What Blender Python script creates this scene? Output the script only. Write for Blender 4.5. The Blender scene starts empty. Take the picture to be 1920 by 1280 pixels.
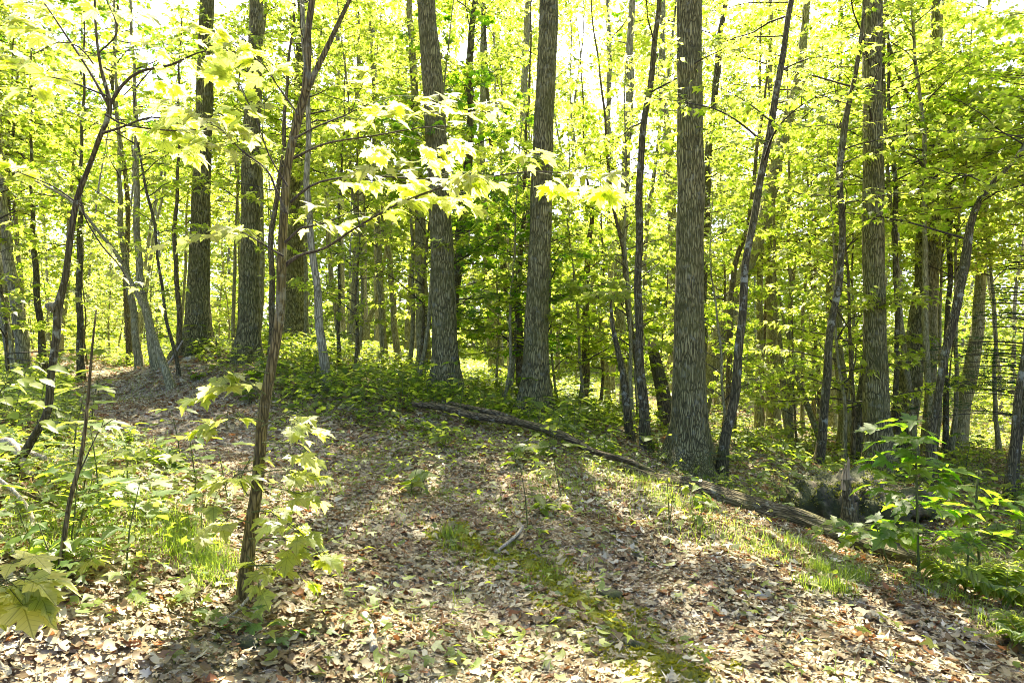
import bpy, math, random
import numpy as np
from mathutils import Vector
R = math.radians
rng = np.random.default_rng(7)
C = bpy.context.scene.collection

# ---------------------------------------------------------------- camera
CH = 1.6; F = 1280.0; CX, CY = 960.0, 640.0
cam = bpy.data.cameras.new('camera'); cam.sensor_width = 36; cam.lens = 24; cam.clip_start = 0.05; cam.clip_end = 4000
co = bpy.data.objects.new('camera', cam); C.objects.link(co)
co.location = (0, 0, CH); co.rotation_euler = (R(90), 0, 0)
bpy.context.scene.camera = co

# ---------------------------------------------------------------- light
SUN_EL, SUN_AZ = 50, -1          # azimuth from +Y, negative = towards -X
sd = bpy.data.lights.new('sun', 'SUN'); sd.energy = 5.0; sd.angle = R(0.5); sd.color = (1.0, 0.90, 0.68)
so = bpy.data.objects.new('sun', sd); C.objects.link(so)
so.rotation_euler = (R(SUN_EL - 90), 0, R(-SUN_AZ))
so.location = (0, 0, 60)
w = bpy.data.worlds.new('World'); bpy.context.scene.world = w; w.use_nodes = True
nt = w.node_tree; bg = nt.nodes['Background']
sky = nt.nodes.new('ShaderNodeTexSky'); sky.sky_type = 'NISHITA'; sky.sun_disc = False
sky.sun_elevation = R(SUN_EL); sky.sun_rotation = R(SUN_AZ); sky.air_density = 0.4; sky.dust_density = 2.5; sky.ozone_density = 1.0
nt.links.new(sky.outputs[0], bg.inputs[0]); bg.inputs[1].default_value = 0.145
sc = bpy.context.scene
sc.view_settings.view_transform = 'Standard'; sc.view_settings.look = 'None'
sc.view_settings.exposure = 2.62; sc.view_settings.gamma = 1
sc.render.engine = 'CYCLES'
cy = sc.cycles
cy.max_bounces = 12; cy.diffuse_bounces = 9; cy.glossy_bounces = 2; cy.transmission_bounces = 9; cy.transparent_max_bounces = 4
cy.caustics_reflective = False; cy.caustics_refractive = False
cy.use_adaptive_sampling = True; cy.adaptive_threshold = 0.005
cy.use_denoising = True; cy.denoising_prefilter = 'ACCURATE'; cy.pixel_filter_type = 'BLACKMAN_HARRIS'; cy.filter_width = 0.95

# ---------------------------------------------------------------- terrain
def P(px, py, Y): return np.array([(px - CX) / F * Y, Y, CH - (py - CY) / F * Y])
TC = [(-60,1290,2.6),(640,1280,3.1),(1280,1280,3.2),(1920,1280,3.2),(300,1180,3.3),(470,1145,3.7),(960,1140,4.1),(1500,1140,4.1),
 (1900,1150,4.4),(0,1060,3.4),(0,930,4.2),(0,850,5.2),(200,860,5.8),(330,900,5.4),(120,1000,3.9),(400,1010,4.5),
 (640,1000,5.0),(700,900,6.5),(640,800,8.5),(700,730,10.5),(560,692,12),(470,680,13),(370,662,14),(330,690,11.8),
 (300,800,8),(250,745,11),(200,716,14),(110,700,17),(-100,740,9),(-300,760,6),(50,760,8),(-200,690,14),
 (900,1000,5.2),(1100,1000,5.2),(1300,1040,4.9),(1500,1060,4.9),(800,785,9),(1050,842,8),(1300,928,6.9),(1500,995,6.2),(1700,1058,5.6),(1850,1100,5.2),
 (1450,860,9.6),(1590,1075,6.6),(1660,1080,6.5),(1520,1045,6.8),(1560,1040,7.3),(1640,1040,7.4),(1900,1000,7.5),(1645,900,11),(1900,880,11.5),(1290,880,8.9),(1003,780,11),(836,750,11.5),
 (1900,810,20),(2300,900,11),(1100,770,15),(950,728,16.5),(1300,805,16),(1500,800,20),(555,650,17),
 (0,655,30),(400,648,30),(800,668,30),(1200,725,32),(1600,745,34),(1960,760,34),(0,642,60),(800,655,60),(-600,650,30),(-600,640,60)]
tp = np.array([P(*t) for t in TC])
extra = np.array([(-6,0,.9),(0,0,0.0),(6,0,-.1),(0,-8,-.2),(-12,-8,1.3),(12,-8,-.5),(14,4,-.5),(-14,4,1.4),(0,-30,-.5),(-30,-10,1.5),(30,-10,-.8),(34,20,-1.6),(-34,20,1.9),(40,50,-2.5),(-45,60,2.0)], float)
tp = np.vstack([tp, extra])
def _U(r2): return np.where(r2 > 1e-12, r2 * np.log(np.maximum(r2, 1e-12)), 0) * .5
n_ = len(tp); d2 = ((tp[:, None, :2] - tp[None, :, :2]) ** 2).sum(-1)
A_ = np.zeros((n_ + 3, n_ + 3)); A_[:n_, :n_] = _U(d2) + np.eye(n_) * 0.25
A_[:n_, n_] = 1; A_[:n_, n_ + 1:] = tp[:, :2]; A_[n_, :n_] = 1; A_[n_ + 1:, :n_] = tp[:, :2].T
wts = np.linalg.solve(A_, np.concatenate([tp[:, 2], [0, 0, 0]]))
def tps(x, y):
    x = np.clip(np.asarray(x, float), -45, 45); y = np.clip(np.asarray(y, float), -30, 60)
    sh = np.broadcast(x, y).shape; x = np.broadcast_to(x, sh).ravel(); y = np.broadcast_to(y, sh).ravel()
    out = np.empty(x.size)
    for i in range(0, x.size, 40000):
        a, b = x[i:i + 40000], y[i:i + 40000]
        r2 = (a[:, None] - tp[None, :, 0]) ** 2 + (b[:, None] - tp[None, :, 1]) ** 2
        out[i:i + 40000] = _U(r2) @ wts[:n_] + wts[n_] + wts[n_ + 1] * a + wts[n_ + 2] * b
    return out.reshape(sh)
def sm(a, b, t): t = np.clip((t - a) / (b - a), 0, 1); return t * t * (3 - 2 * t)
def zg(x, y):
    x = np.asarray(x, float); y = np.asarray(y, float)
    z = np.clip(tps(x, y), -3, 3)
    bump = .018 * (np.sin(x * 5.1 + 1.3 * np.sin(y * 3.3)) + np.sin(y * 6.2 + 1.7 * np.sin(x * 2.9))) + .03 * np.sin(x * 1.7 + y * 1.1) * np.sin(y * 1.9 - x * .7)
    z = z + bump
    z = z - 9 * sm(48, 80, y + .35 * x) * sm(-25, 5, x)         # falls away to a lake on the far right
    return z
def zg1(x, y): return float(zg(np.array([x]), np.array([y]))[0])

# ---------------------------------------------------------------- node helpers
def mat(name):
    m = bpy.data.materials.new(name); m.use_nodes = True; nt = m.node_tree
    for n in list(nt.nodes): nt.nodes.remove(n)
    out = nt.nodes.new('ShaderNodeOutputMaterial')
    return m, nt, out
def N(nt, t, **k):
    n = nt.nodes.new(t)
    for a, b in k.items(): setattr(n, a, b)
    return n
def ramp(nt, fac, stops, interp='LINEAR'):
    r = N(nt, 'ShaderNodeValToRGB'); r.color_ramp.interpolation = interp
    el = r.color_ramp.elements
    while len(el) < len(stops): el.new(0.5)
    for e, (p, c) in zip(el, stops): e.position = p; e.color = (*c, 1)
    nt.links.new(fac, r.inputs[0]); return r.outputs[0]
def leaf_mat(name, refl, trans, tw=.55, gloss=.03, veins=0):
    m, nt, out = mat(name); L = nt.links.new
    at = N(nt, 'ShaderNodeAttribute', attribute_name='rnd')
    oi = N(nt, 'ShaderNodeObjectInfo')
    mx = N(nt, 'ShaderNodeMath', operation='MULTIPLY_ADD'); L(oi.outputs['Random'], mx.inputs[0]); mx.inputs[1].default_value = .35
    sc_ = N(nt, 'ShaderNodeMath', operation='MULTIPLY'); L(at.outputs['Fac'], sc_.inputs[0]); sc_.inputs[1].default_value = .65; L(sc_.outputs[0], mx.inputs[2])
    c1 = ramp(nt, mx.outputs[0], refl); c2 = ramp(nt, mx.outputs[0], trans)
    if veins:
        la = N(nt, 'ShaderNodeAttribute', attribute_name='lc'); sx = N(nt, 'ShaderNodeSeparateXYZ'); L(la.outputs['Vector'], sx.inputs[0])
        def M_(op, a, b=None, c=None):
            q = N(nt, 'ShaderNodeMath', operation=op)
            for i_, v_ in enumerate((a, b, c)):
                if v_ is None: continue
                if isinstance(v_, (int, float)): q.inputs[i_].default_value = v_
                else: L(v_, q.inputs[i_])
            return q.outputs[0]
        an = M_('ARCTAN2', sx.outputs[0], M_('ADD', sx.outputs[1], .0)); pp = M_('PINGPONG', an, .36)
        rad = M_('SQRT', M_('ADD', M_('MULTIPLY', sx.outputs[0], sx.outputs[0]), M_('MULTIPLY', sx.outputs[1], sx.outputs[1])))
        side = M_('PINGPONG', M_('ADD', sx.outputs[1], M_('MULTIPLY', M_('ABSOLUTE', sx.outputs[0]), -.9)), .075)
        main = M_('LESS_THAN', M_('MULTIPLY', pp, rad), .014); sec = M_('MULTIPLY', M_('LESS_THAN', side, .010), .5)
        vm_ = M_('MULTIPLY', M_('MAXIMUM', main, sec), veins)
        cc = []
        for c_ in (c1, c2):
            q = N(nt, 'ShaderNodeMixRGB', blend_type='MULTIPLY'); L(vm_, q.inputs[0]); L(c_, q.inputs[1]); q.inputs[2].default_value = (.45, .5, .3, 1); cc.append(q.outputs[0])
        c1, c2 = cc
    d = N(nt, 'ShaderNodeBsdfDiffuse'); L(c1, d.inputs[0])
    t = N(nt, 'ShaderNodeBsdfTranslucent'); L(c2, t.inputs[0])
    g = N(nt, 'ShaderNodeBsdfGlossy'); g.inputs['Roughness'].default_value = .5; g.inputs[0].default_value = (.9, .9, .9, 1)
    a = N(nt, 'ShaderNodeMixShader'); a.inputs[0].default_value = tw; L(d.outputs[0], a.inputs[1]); L(t.outputs[0], a.inputs[2])
    b = N(nt, 'ShaderNodeMixShader'); b.inputs[0].default_value = gloss; L(a.outputs[0], b.inputs[1]); L(g.outputs[0], b.inputs[2])
    L(b.outputs[0], out.inputs[0]); return m
M_leaf = leaf_mat('maple_leaf', [(0, (.04, .085, .005)), (.5, (.09, .13, .006)), (1, (.13, .16, .012))],
                  [(0, (.34, .56, .015)), (.5, (.64, .76, .07)), (1, (.88, .88, .28))], .7)
M_leaf_sunlit = leaf_mat('sunlit_pale_leaf', [(0, (.07, .12, .008)), (1, (.2, .24, .03))], [(0, (.6, .72, .03)), (1, (.93, .92, .34))], .68, .04, .8)  # near leaves: paleness of direct sun put into the colour
M_leaf_md = leaf_mat('fresh_green_leaf', [(0, (.03, .085, .006)), (1, (.08, .14, .01))], [(0, (.22, .5, .015)), (1, (.55, .72, .04))], .65, .03, .7)
M_leaf_dk = leaf_mat('broad_green_leaf', [(0, (.02, .075, .01)), (1, (.05, .13, .012))], [(0, (.10, .34, .02)), (1, (.32, .55, .03))], .5, .04, .7)
M_herb = leaf_mat('herb_leaf', [(0, (.03, .08, .008)), (.6, (.07, .13, .012)), (1, (.12, .17, .02))],
                  [(0, (.3, .5, .02)), (.6, (.62, .72, .06)), (1, (.84, .85, .2))], .6, .03, .6)
M_grass = leaf_mat('grass_blade', [(0, (.05, .10, .01)), (1, (.12, .18, .02))], [(0, (.25, .45, .03)), (1, (.55, .65, .06))], .45)
M_mosslow = leaf_mat('yellow_olive_moss', [(0, (.07, .085, .006)), (1, (.19, .19, .012))], [(0, (.3, .34, .01)), (1, (.6, .58, .03))], .35)
M_moss = leaf_mat('moss', [(0, (.03, .04, .006)), (1, (.12, .13, .018))], [(0, (.1, .13, .01)), (1, (.3, .32, .04))], .3)
M_conifer = leaf_mat('conifer_needle', [(0, (.01, .035, .008)), (1, (.03, .075, .015))], [(0, (.04, .12, .02)), (1, (.08, .2, .03))], .3)
M_litter = leaf_mat('dead_leaf', [(0, (.045, .032, .016)), (.28, (.13, .095, .045)), (.31, (.2, .08, .03)), (.34, (.18, .15, .08)), (.66, (.32, .295, .195)), (1, (.8, .75, .64))],
                    [(0, (.15, .06, .02)), (.3, (.4, .16, .05)), (.6, (.45, .33, .16)), (1, (.55, .46, .3))], .22, .02)

def bark_mat(name, dark, mid, light, fs=1.0, lichen=.3, bump=.5, bands=.5, moss=.3, axis=None, lth=.56):
    m, nt, out = mat(name); L = nt.links.new
    tc_ = N(nt, 'ShaderNodeTexCoord'); r0 = N(nt, 'ShaderNodeMapping'); L(tc_.outputs['Object'], r0.inputs[0])
    if axis: r0.inputs['Rotation'].default_value = Vector(axis).rotation_difference(Vector((0, 0, 1))).to_euler()
    class tc: outputs = {'Object': r0.outputs[0]}
    mp = N(nt, 'ShaderNodeMapping'); mp.inputs['Scale'].default_value = (34 * fs, 34 * fs, 3.6 * fs); L(tc.outputs['Object'], mp.inputs[0])
    wob = N(nt, 'ShaderNodeTexNoise'); wob.inputs['Scale'].default_value = 5; L(tc.outputs['Object'], wob.inputs['Vector'])
    vm = N(nt, 'ShaderNodeMixRGB', blend_type='LINEAR_LIGHT'); vm.inputs[0].default_value = .9; L(mp.outputs[0], vm.inputs[1]); L(wob.outputs['Color'], vm.inputs[2])
    v = N(nt, 'ShaderNodeTexVoronoi', feature='DISTANCE_TO_EDGE'); v.inputs['Scale'].default_value = 1; L(vm.outputs[0], v.inputs['Vector'])
    vr = N(nt, 'ShaderNodeMapRange'); vr.inputs[1].default_value = 0.0; vr.inputs[2].default_value = .28; L(v.outputs[0], vr.inputs[0])
    n2 = N(nt, 'ShaderNodeTexNoise'); n2.inputs['Scale'].default_value = 3.2; n2.inputs['Detail'].default_value = 8; n2.inputs['Roughness'].default_value = .65; L(mp.outputs[0], n2.inputs['Vector'])
    n3 = N(nt, 'ShaderNodeMapRange'); n3.inputs[1].default_value = .25; n3.inputs[2].default_value = .7; n3.inputs[3].default_value = .25; L(n2.outputs[0], n3.inputs[0])
    ml = N(nt, 'ShaderNodeMath', operation='MULTIPLY'); L(vr.outputs[0], ml.inputs[0]); L(n3.outputs[0], ml.inputs[1])
    col = ramp(nt, ml.outputs[0], [(0.05, dark), (.4, mid), (1.0, light)])
    # dark horizontal bands and old branch scars
    mb = N(nt, 'ShaderNodeMapping'); mb.inputs['Scale'].default_value = (3.5, 3.5, 5.5); L(tc.outputs['Object'], mb.inputs[0])
    nb = N(nt, 'ShaderNodeTexNoise'); nb.inputs['Scale'].default_value = 1.3; nb.inputs['Detail'].default_value = 5; nb.inputs['Roughness'].default_value = .6; L(mb.outputs[0], nb.inputs['Vector'])
    rb = N(nt, 'ShaderNodeMapRange'); rb.inputs[1].default_value = .5; rb.inputs[2].default_value = .72; rb.inputs[4].default_value = bands; L(nb.outputs[0], rb.inputs[0])
    mx = N(nt, 'ShaderNodeMixRGB'); L(rb.outputs[0], mx.inputs[0]); L(col, mx.inputs[1]); mx.inputs[2].default_value = (*dark, 1)
    # lichen
    nl = N(nt, 'ShaderNodeTexNoise'); nl.inputs['Scale'].default_value = 7; nl.inputs['Detail'].default_value = 6; nl.inputs['Roughness'].default_value = .7; L(tc.outputs['Object'], nl.inputs['Vector'])
    rl = N(nt, 'ShaderNodeMapRange'); rl.inputs[1].default_value = lth; rl.inputs[2].default_value = lth + .08; rl.inputs[4].default_value = lichen; L(nl.outputs[0], rl.inputs[0])
    mx2 = N(nt, 'ShaderNodeMixRGB'); L(rl.outputs[0], mx2.inputs[0]); L(mx.outputs[0], mx2.inputs[1]); mx2.inputs[2].default_value = (.34, .36, .27, 1)
    # moss film
    nm = N(nt, 'ShaderNodeTexNoise'); nm.inputs['Scale'].default_value = 1.7; nm.inputs['Detail'].default_value = 4; L(tc.outputs['Object'], nm.inputs['Vector'])
    rm = N(nt, 'ShaderNodeMapRange'); rm.inputs[1].default_value = .45; rm.inputs[2].default_value = .7; rm.inputs[4].default_value = moss; L(nm.outputs[0], rm.inputs[0])
    mx3 = N(nt, 'ShaderNodeMixRGB', blend_type='MIX'); L(rm.outputs[0], mx3.inputs[0]); L(mx2.outputs[0], mx3.inputs[1]); mx3.inputs[2].default_value = (.12, .13, .025, 1)
    b = N(nt, 'ShaderNodeBsdfPrincipled'); b.inputs['Roughness'].default_value = .85; b.inputs['Specular IOR Level'].default_value = .25
    L(mx3.outputs[0], b.inputs['Base Color'])
    bp = N(nt, 'ShaderNodeBump'); bp.inputs['Strength'].default_value = bump; bp.inputs['Distance'].default_value = .03; L(ml.outputs[0], bp.inputs['Height'])
    L(bp.outputs[0], b.inputs['Normal']); L(b.outputs[0], out.inputs[0]); return m
M_bark = bark_mat('furrowed_bark', (.04, .037, .013), (.25, .23, .09), (.56, .52, .25), 1.25, .35, 1.0, .8, .5)
M_barkm = bark_mat('dark_lichened_bark', (.03, .026, .012), (.11, .095, .042), (.26, .23, .12), 1.5, .75, .7, .5, .3)
M_barkp = bark_mat('pale_grey_bark', (.10, .092, .05), (.27, .25, .15), (.45, .42, .28), .9, .4, .3, .55, .2)
M_barkol = bark_mat('olive_grey_bark', (.10, .092, .04), (.27, .25, .12), (.46, .42, .23), 1.5, .5, .4, .4, .35)
M_barkb = bark_mat('brown_bark', (.045, .036, .016), (.18, .145, .06), (.36, .30, .15), 1.8, .45, .8, .35, .25)
M_blotch = bark_mat('blotchy_lichen_bark', (.03, .023, .012), (.10, .08, .04), (.22, .19, .11), 1.6, .9, .8, .5, .3, lth=.55)
M_twig = bark_mat('twig_bark', (.025, .02, .014), (.06, .05, .035), (.12, .1, .07), 2.5, .1, .2, .2, .0)
M_stem = bark_mat('green_stem', (.05, .06, .02), (.09, .11, .03), (.16, .17, .06), 3, .1, .2, .1, .2)
M_log = bark_mat('weathered_log_bark', (.03, .023, .011), (.13, .105, .05), (.33, .28, .16), 1.2, .5, .9, .6, .5, axis=(2.5, -2.1, -.5))
M_snag = bark_mat('rotten_snag_bark', (.03, .025, .015), (.12, .10, .06), (.26, .23, .15), 1.4, .4, .9, .6, .55)
M_stick = bark_mat('bleached_stick', (.2, .17, .12), (.36, .32, .25), (.5, .46, .38), 2, .1, .3, .2, .0)

def ground_mat(name, base, path=False):
    m, nt, out = mat(name); L = nt.links.new
    tc = N(nt, 'ShaderNodeTexCoord')
    v = N(nt, 'ShaderNodeTexVoronoi'); v.inputs['Scale'].default_value = 22 if not path else 60; v.inputs['Randomness'].default_value = 1
    wn = N(nt, 'ShaderNodeTexNoise'); wn.inputs['Scale'].default_value = 30; wn.inputs['Detail'].default_value = 3; L(tc.outputs['Object'], wn.inputs['Vector'])
    ad = N(nt, 'ShaderNodeMixRGB', blend_type='LINEAR_LIGHT'); ad.inputs[0].default_value = .03; L(tc.outputs['Object'], ad.inputs[1]); L(wn.outputs['Color'], ad.inputs[2])
    L(ad.outputs[0], v.inputs['Vector'])
    sx = N(nt, 'ShaderNodeSeparateColor'); L(v.outputs['Color'], sx.inputs[0])
    col = ramp(nt, sx.outputs[0], base)
    n1 = N(nt, 'ShaderNodeTexNoise'); n1.inputs['Scale'].default_value = 1.1; n1.inputs['Detail'].default_value = 8; n1.inputs['Roughness'].default_value = .7; L(tc.outputs['Object'], n1.inputs['Vector'])
    rr = N(nt, 'ShaderNodeMapRange'); rr.inputs[1].default_value = .5; rr.inputs[2].default_value = .66; rr.inputs[4].default_value = .5; L(n1.outputs[0], rr.inputs[0])
    mx = N(nt, 'ShaderNodeMixRGB'); L(rr.outputs[0], mx.inputs[0]); L(col, mx.inputs[1]); mx.inputs[2].default_value = (.07, .10, .015, 1)
    at = N(nt, 'ShaderNodeAttribute', attribute_name='moss')
    mx2 = N(nt, 'ShaderNodeMixRGB'); L(at.outputs['Fac'], mx2.inputs[0]); L(mx.outputs[0], mx2.inputs[1]); mx2.inputs[2].default_value = (.13, .145, .012, 1)
    b = N(nt, 'ShaderNodeBsdfPrincipled'); b.inputs['Roughness'].default_value = .95; b.inputs['Specular IOR Level'].default_value = .1
    L(mx2.outputs[0], b.inputs['Base Color'])
    hs = N(nt, 'ShaderNodeMath', operation='ADD'); L(sx.outputs[1], hs.inputs[0]); L(wn.outputs[0], hs.inputs[1])
    bp = N(nt, 'ShaderNodeBump'); bp.inputs['Strength'].default_value = .8; bp.inputs['Distance'].default_value = .02; L(hs.outputs[0], bp.inputs['Height'])
    L(bp.outputs[0], b.inputs['Normal']); L(b.outputs[0], out.inputs[0]); return m
M_ground = ground_mat('leafy_soil', [(0, (.05, .035, .02)), (.4, (.13, .10, .06)), (.7, (.25, .20, .13)), (1, (.38, .33, .24))])
M_path = ground_mat('trodden_litter', [(0, (.09, .065, .04)), (.4, (.20, .16, .11)), (.7, (.31, .26, .19)), (1, (.45, .4, .31))], True)
def rock_mat():
    m, nt, out = mat('mossy_rock'); L = nt.links.new
    tc = N(nt, 'ShaderNodeTexCoord'); geo = N(nt, 'ShaderNodeNewGeometry')
    n1 = N(nt, 'ShaderNodeTexNoise'); n1.inputs['Scale'].default_value = 9; n1.inputs['Detail'].default_value = 10; n1.inputs['Roughness'].default_value = .7; L(tc.outputs['Object'], n1.inputs['Vector'])
    col = ramp(nt, n1.outputs[0], [(.3, (.03, .025, .014)), (.5, (.12, .10, .06)), (.7, (.34, .29, .2))])
    n2 = N(nt, 'ShaderNodeTexNoise'); n2.inputs['Scale'].default_value = 4; n2.inputs['Detail'].default_value = 7; L(tc.outputs['Object'], n2.inputs['Vector'])
    r = N(nt, 'ShaderNodeMapRange'); r.inputs[1].default_value = .38; r.inputs[2].default_value = .5; r.inputs[4].default_value = .95; L(n2.outputs[0], r.inputs[0])
    mc = ramp(nt, n1.outputs[0], [(.3, (.012, .016, .004)), (.7, (.055, .07, .014))])
    mx = N(nt, 'ShaderNodeMixRGB'); L(r.outputs[0], mx.inputs[0]); L(col, mx.inputs[1]); L(mc, mx.inputs[2])
    b = N(nt, 'ShaderNodeBsdfPrincipled'); b.inputs['Roughness'].default_value = .9; L(mx.outputs[0], b.inputs['Base Color'])
    bp = N(nt, 'ShaderNodeBump'); bp.inputs['Strength'].default_value = .9; bp.inputs['Distance'].default_value = .04; L(n1.outputs[0], bp.inputs['Height']); L(bp.outputs[0], b.inputs['Normal'])
    L(b.outputs[0], out.inputs[0]); return m
M_rock = rock_mat()
def simple(name, col, rough=.8, spec=.3):
    m, nt, out = mat(name); b = N(nt, 'ShaderNodeBsdfPrincipled'); L = nt.links.new
    tc = N(nt, 'ShaderNodeTexCoord'); n1 = N(nt, 'ShaderNodeTexNoise'); n1.inputs['Scale'].default_value = 6; n1.inputs['Detail'].default_value = 6; L(tc.outputs['Object'], n1.inputs['Vector'])
    c = ramp(nt, n1.outputs[0], [(.3, tuple(k * .6 for k in col)), (.7, tuple(k * 1.3 for k in col))]); L(c, b.inputs['Base Color'])
    b.inputs['Roughness'].default_value = rough; b.inputs['Specular IOR Level'].default_value = spec; L(b.outputs[0], out.inputs[0]); return m
M_wood = simple('bare_wood', (.3, .24, .14)); M_hill = simple('far_forest', (.05, .09, .02)); M_water = simple('lake_water', (.03, .05, .05), .08, .8)
M_red = simple('reddish_gall', (.22, .04, .02))

# ---------------------------------------------------------------- mesh accumulator
class Acc:
    def __init__(s): s.l = []; s.v = []; s.f = {3: [], 4: []}; s.m = {3: [], 4: []}; s.r = []; s.n = 0
    def add(s, v, f, mat=0, rnd=.5, lc=None):
        v = np.asarray(v, np.float32); f = np.asarray(f, np.int32); k = f.shape[1]
        s.v.append(v); s.f[k].append(f + s.n); s.m[k].append(np.full(len(f), mat, np.int32))
        s.l.append(np.full((len(v), 3), 5, np.float32) if lc is None else np.asarray(lc, np.float32))
        s.r.append(np.broadcast_to(np.asarray(rnd, np.float32), (len(v),))); s.n += len(v)
    def mesh(s, name, mats, origin=(0, 0, 0), smooth=True):
        me = bpy.data.meshes.new(name); v = np.concatenate(s.v) - np.asarray(origin, np.float32)
        fs = [np.concatenate(s.f[k]) if s.f[k] else np.zeros((0, k), np.int32) for k in (4, 3)]
        ms = np.concatenate([np.concatenate(s.m[k]) if s.m[k] else np.zeros(0, np.int32) for k in (4, 3)])
        loops = np.concatenate([f.ravel() for f in fs]); nf = [len(f) for f in fs]
        starts = np.concatenate([np.arange(nf[0]) * 4, nf[0] * 4 + np.arange(nf[1]) * 3]).astype(np.int32)
        me.vertices.add(len(v)); me.vertices.foreach_set('co', v.ravel())
        me.loops.add(len(loops)); me.loops.foreach_set('vertex_index', loops)
        me.polygons.add(sum(nf)); me.polygons.foreach_set('loop_start', starts)
        for m in mats: me.materials.append(m)
        me.polygons.foreach_set('material_index', ms)
        me.polygons.foreach_set('use_smooth', np.full(sum(nf), smooth))
        a = me.attributes.new('rnd', 'FLOAT', 'POINT'); a.data.foreach_set('value', np.concatenate(s.r))
        a = me.attributes.new('lc', 'FLOAT_VECTOR', 'POINT'); a.data.foreach_set('vector', np.concatenate(s.l).ravel())
        me.update(calc_edges=True); return me
    def obj(s, name, mats, parent=None, origin=(0, 0, 0), smooth=True):
        o = bpy.data.objects.new(name, s.mesh(name, mats, origin, smooth)); C.objects.link(o)
        if parent is not None: o.parent = parent
        else: o.location = origin
        return o
def thing(name, label, cat, loc, group=None):
    o = bpy.data.objects.new(name, None); o.empty_display_size = .1; C.objects.link(o); o.location = [float(k) for k in loc]
    tag(o, label, cat, group); return o
def tag(o, label, cat, group=None):
    o['label'] = label; o['category'] = cat
    if group: o['group'] = group
def curve(pts, rad, step=.15, wob=0, seed=0):
    pts = np.asarray(pts, float); rad = np.asarray(rad, float)
    if len(pts) > 2:
        q = np.vstack([2 * pts[0] - pts[1], pts, 2 * pts[-1] - pts[-2]]); out = []; ro = []
        for i in range(1, len(q) - 2):
            n = max(2, int(np.linalg.norm(q[i + 1] - q[i]) / step)); t = np.arange(n)[:, None] / n
            p0, p1, p2, p3 = q[i - 1:i + 3]
            out.append(.5 * (2 * p1 + (p2 - p0) * t + (2 * p0 - 5 * p1 + 4 * p2 - p3) * t * t + (3 * p1 - p0 - 3 * p2 + p3) * t ** 3))
            ro.append(rad[i - 1] + (rad[i] - rad[i - 1]) * t[:, 0])
        p = np.vstack(out + [pts[-1:]]); r = np.concatenate(ro + [rad[-1:]])
    else:
        n = max(2, int(np.linalg.norm(pts[1] - pts[0]) / step)); t = np.linspace(0, 1, n + 1)
        p = pts[0] + (pts[1] - pts[0]) * t[:, None]; r = rad[0] + (rad[1] - rad[0]) * t
    if wob:
        s = np.concatenate([[0], np.cumsum(np.linalg.norm(np.diff(p, axis=0), axis=1))])
        for a in range(3 if wob > 0 else 2):
            p[:, a] += (wob * (np.sin(s * 2.3 + seed + a * 2) * .5 + np.sin(s * 5.7 + seed * 2 + a) * .3)) * (0.3 if a == 2 else 1)
    return p, r
def tube(acc, p, r, ns=8, mat=0, rnd=.5, rough=0, seed=0, flare=0, cap=True):
    p = np.asarray(p); t = np.gradient(p, axis=0); t /= np.linalg.norm(t, axis=1)[:, None] + 1e-9
    ref = np.array([0, 1., 0]) if abs(t[:, 2]).mean() > .6 else np.array([0, 0, 1.])
    u = np.cross(ref, t); u /= np.linalg.norm(u, axis=1)[:, None] + 1e-9; v = np.cross(t, u)
    th = np.arange(ns) / ns * 2 * math.pi; rr = np.repeat(r[:, None], ns, 1)
    s = np.concatenate([[0], np.cumsum(np.linalg.norm(np.diff(p, axis=0), axis=1))])
    if rough:
        rr = rr * (1 + rough * (np.sin(3 * th[None] + s[:, None] * .9 + seed) * .4 + np.sin(2 * th[None] - s[:, None] * 2.1 + seed * 3) * .4 + np.sin(5 * th[None] + s[:, None] * 4.3 + seed) * .25 + np.sin(7 * th[None] - s[:, None] * 9.3) * .15))
    if flare:
        h = np.maximum(s - .12, 0)[:, None]
        rr = rr * (1 + flare * np.exp(-h / .28) * (1 + .45 * np.cos(5 * th[None] + seed) + .2 * np.cos(3 * th[None] + 2 * seed)) + .12 * flare * np.exp(-h / .9))
    V = p[:, None] + rr[..., None] * (np.cos(th)[None, :, None] * u[:, None] + np.sin(th)[None, :, None] * v[:, None])
    m = len(p); i = np.arange(m - 1)[:, None] * ns; j = np.arange(ns)[None]; k = (j + 1) % ns
    acc.add(V.reshape(-1, 3), np.stack([i + j, i + k, i + ns + k, i + ns + j], -1).reshape(-1, 4), mat, rnd)
    if cap:
        vv = np.vstack([V[-1], p[-1:] + t[-1:] * r[-1] * .3]); acc.add(vv, [(a, (a + 1) % ns, ns) for a in range(ns)], mat, rnd)
def unit(a): return a / (np.linalg.norm(a, axis=-1, keepdims=True) + 1e-9)

# ---------------------------------------------------------------- leaf templates
def fan(half, ctr, fold=.12, droop=.25, seed=0):
    pts = list(half) + [(-x, y) for x, y in half[-2:0:-1]]
    v = np.array([ctr] + pts); z = fold * np.abs(v[:, 0]) - droop * (v[:, 1] - .25) ** 2 - droop * .5 * v[:, 0] ** 2
    v = np.column_stack([v, z]); n = len(pts)
    return v, np.array([(0, 1 + i, 1 + (i + 1) % n) for i in range(n)])
T_maple = fan([(0, 0), (.10, -.09), (.36, -.05), (.28, .12), (.42, .15), (.64, .44), (.46, .42), (.36, .50), (.17, .40), (.27, .68), (.15, .72), (0, 1.02)], (0, .22), .15, .3)
T_maple2 = fan([(0, 0), (.38, -.06), (.28, .14), (.62, .42), (.18, .42), (.24, .7), (0, 1.0)], (0, .22), .15, .3)
T_mid = fan([(0, 0), (.34, .02), (.6, .44), (.2, .45), (0, 1.0)], (0, .25), .15, .3)
T_oval = fan([(0, 0), (.2, .12), (.33, .38), (.27, .65), (.1, .9), (0, 1.0)], (0, .4), .2, .35)
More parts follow.
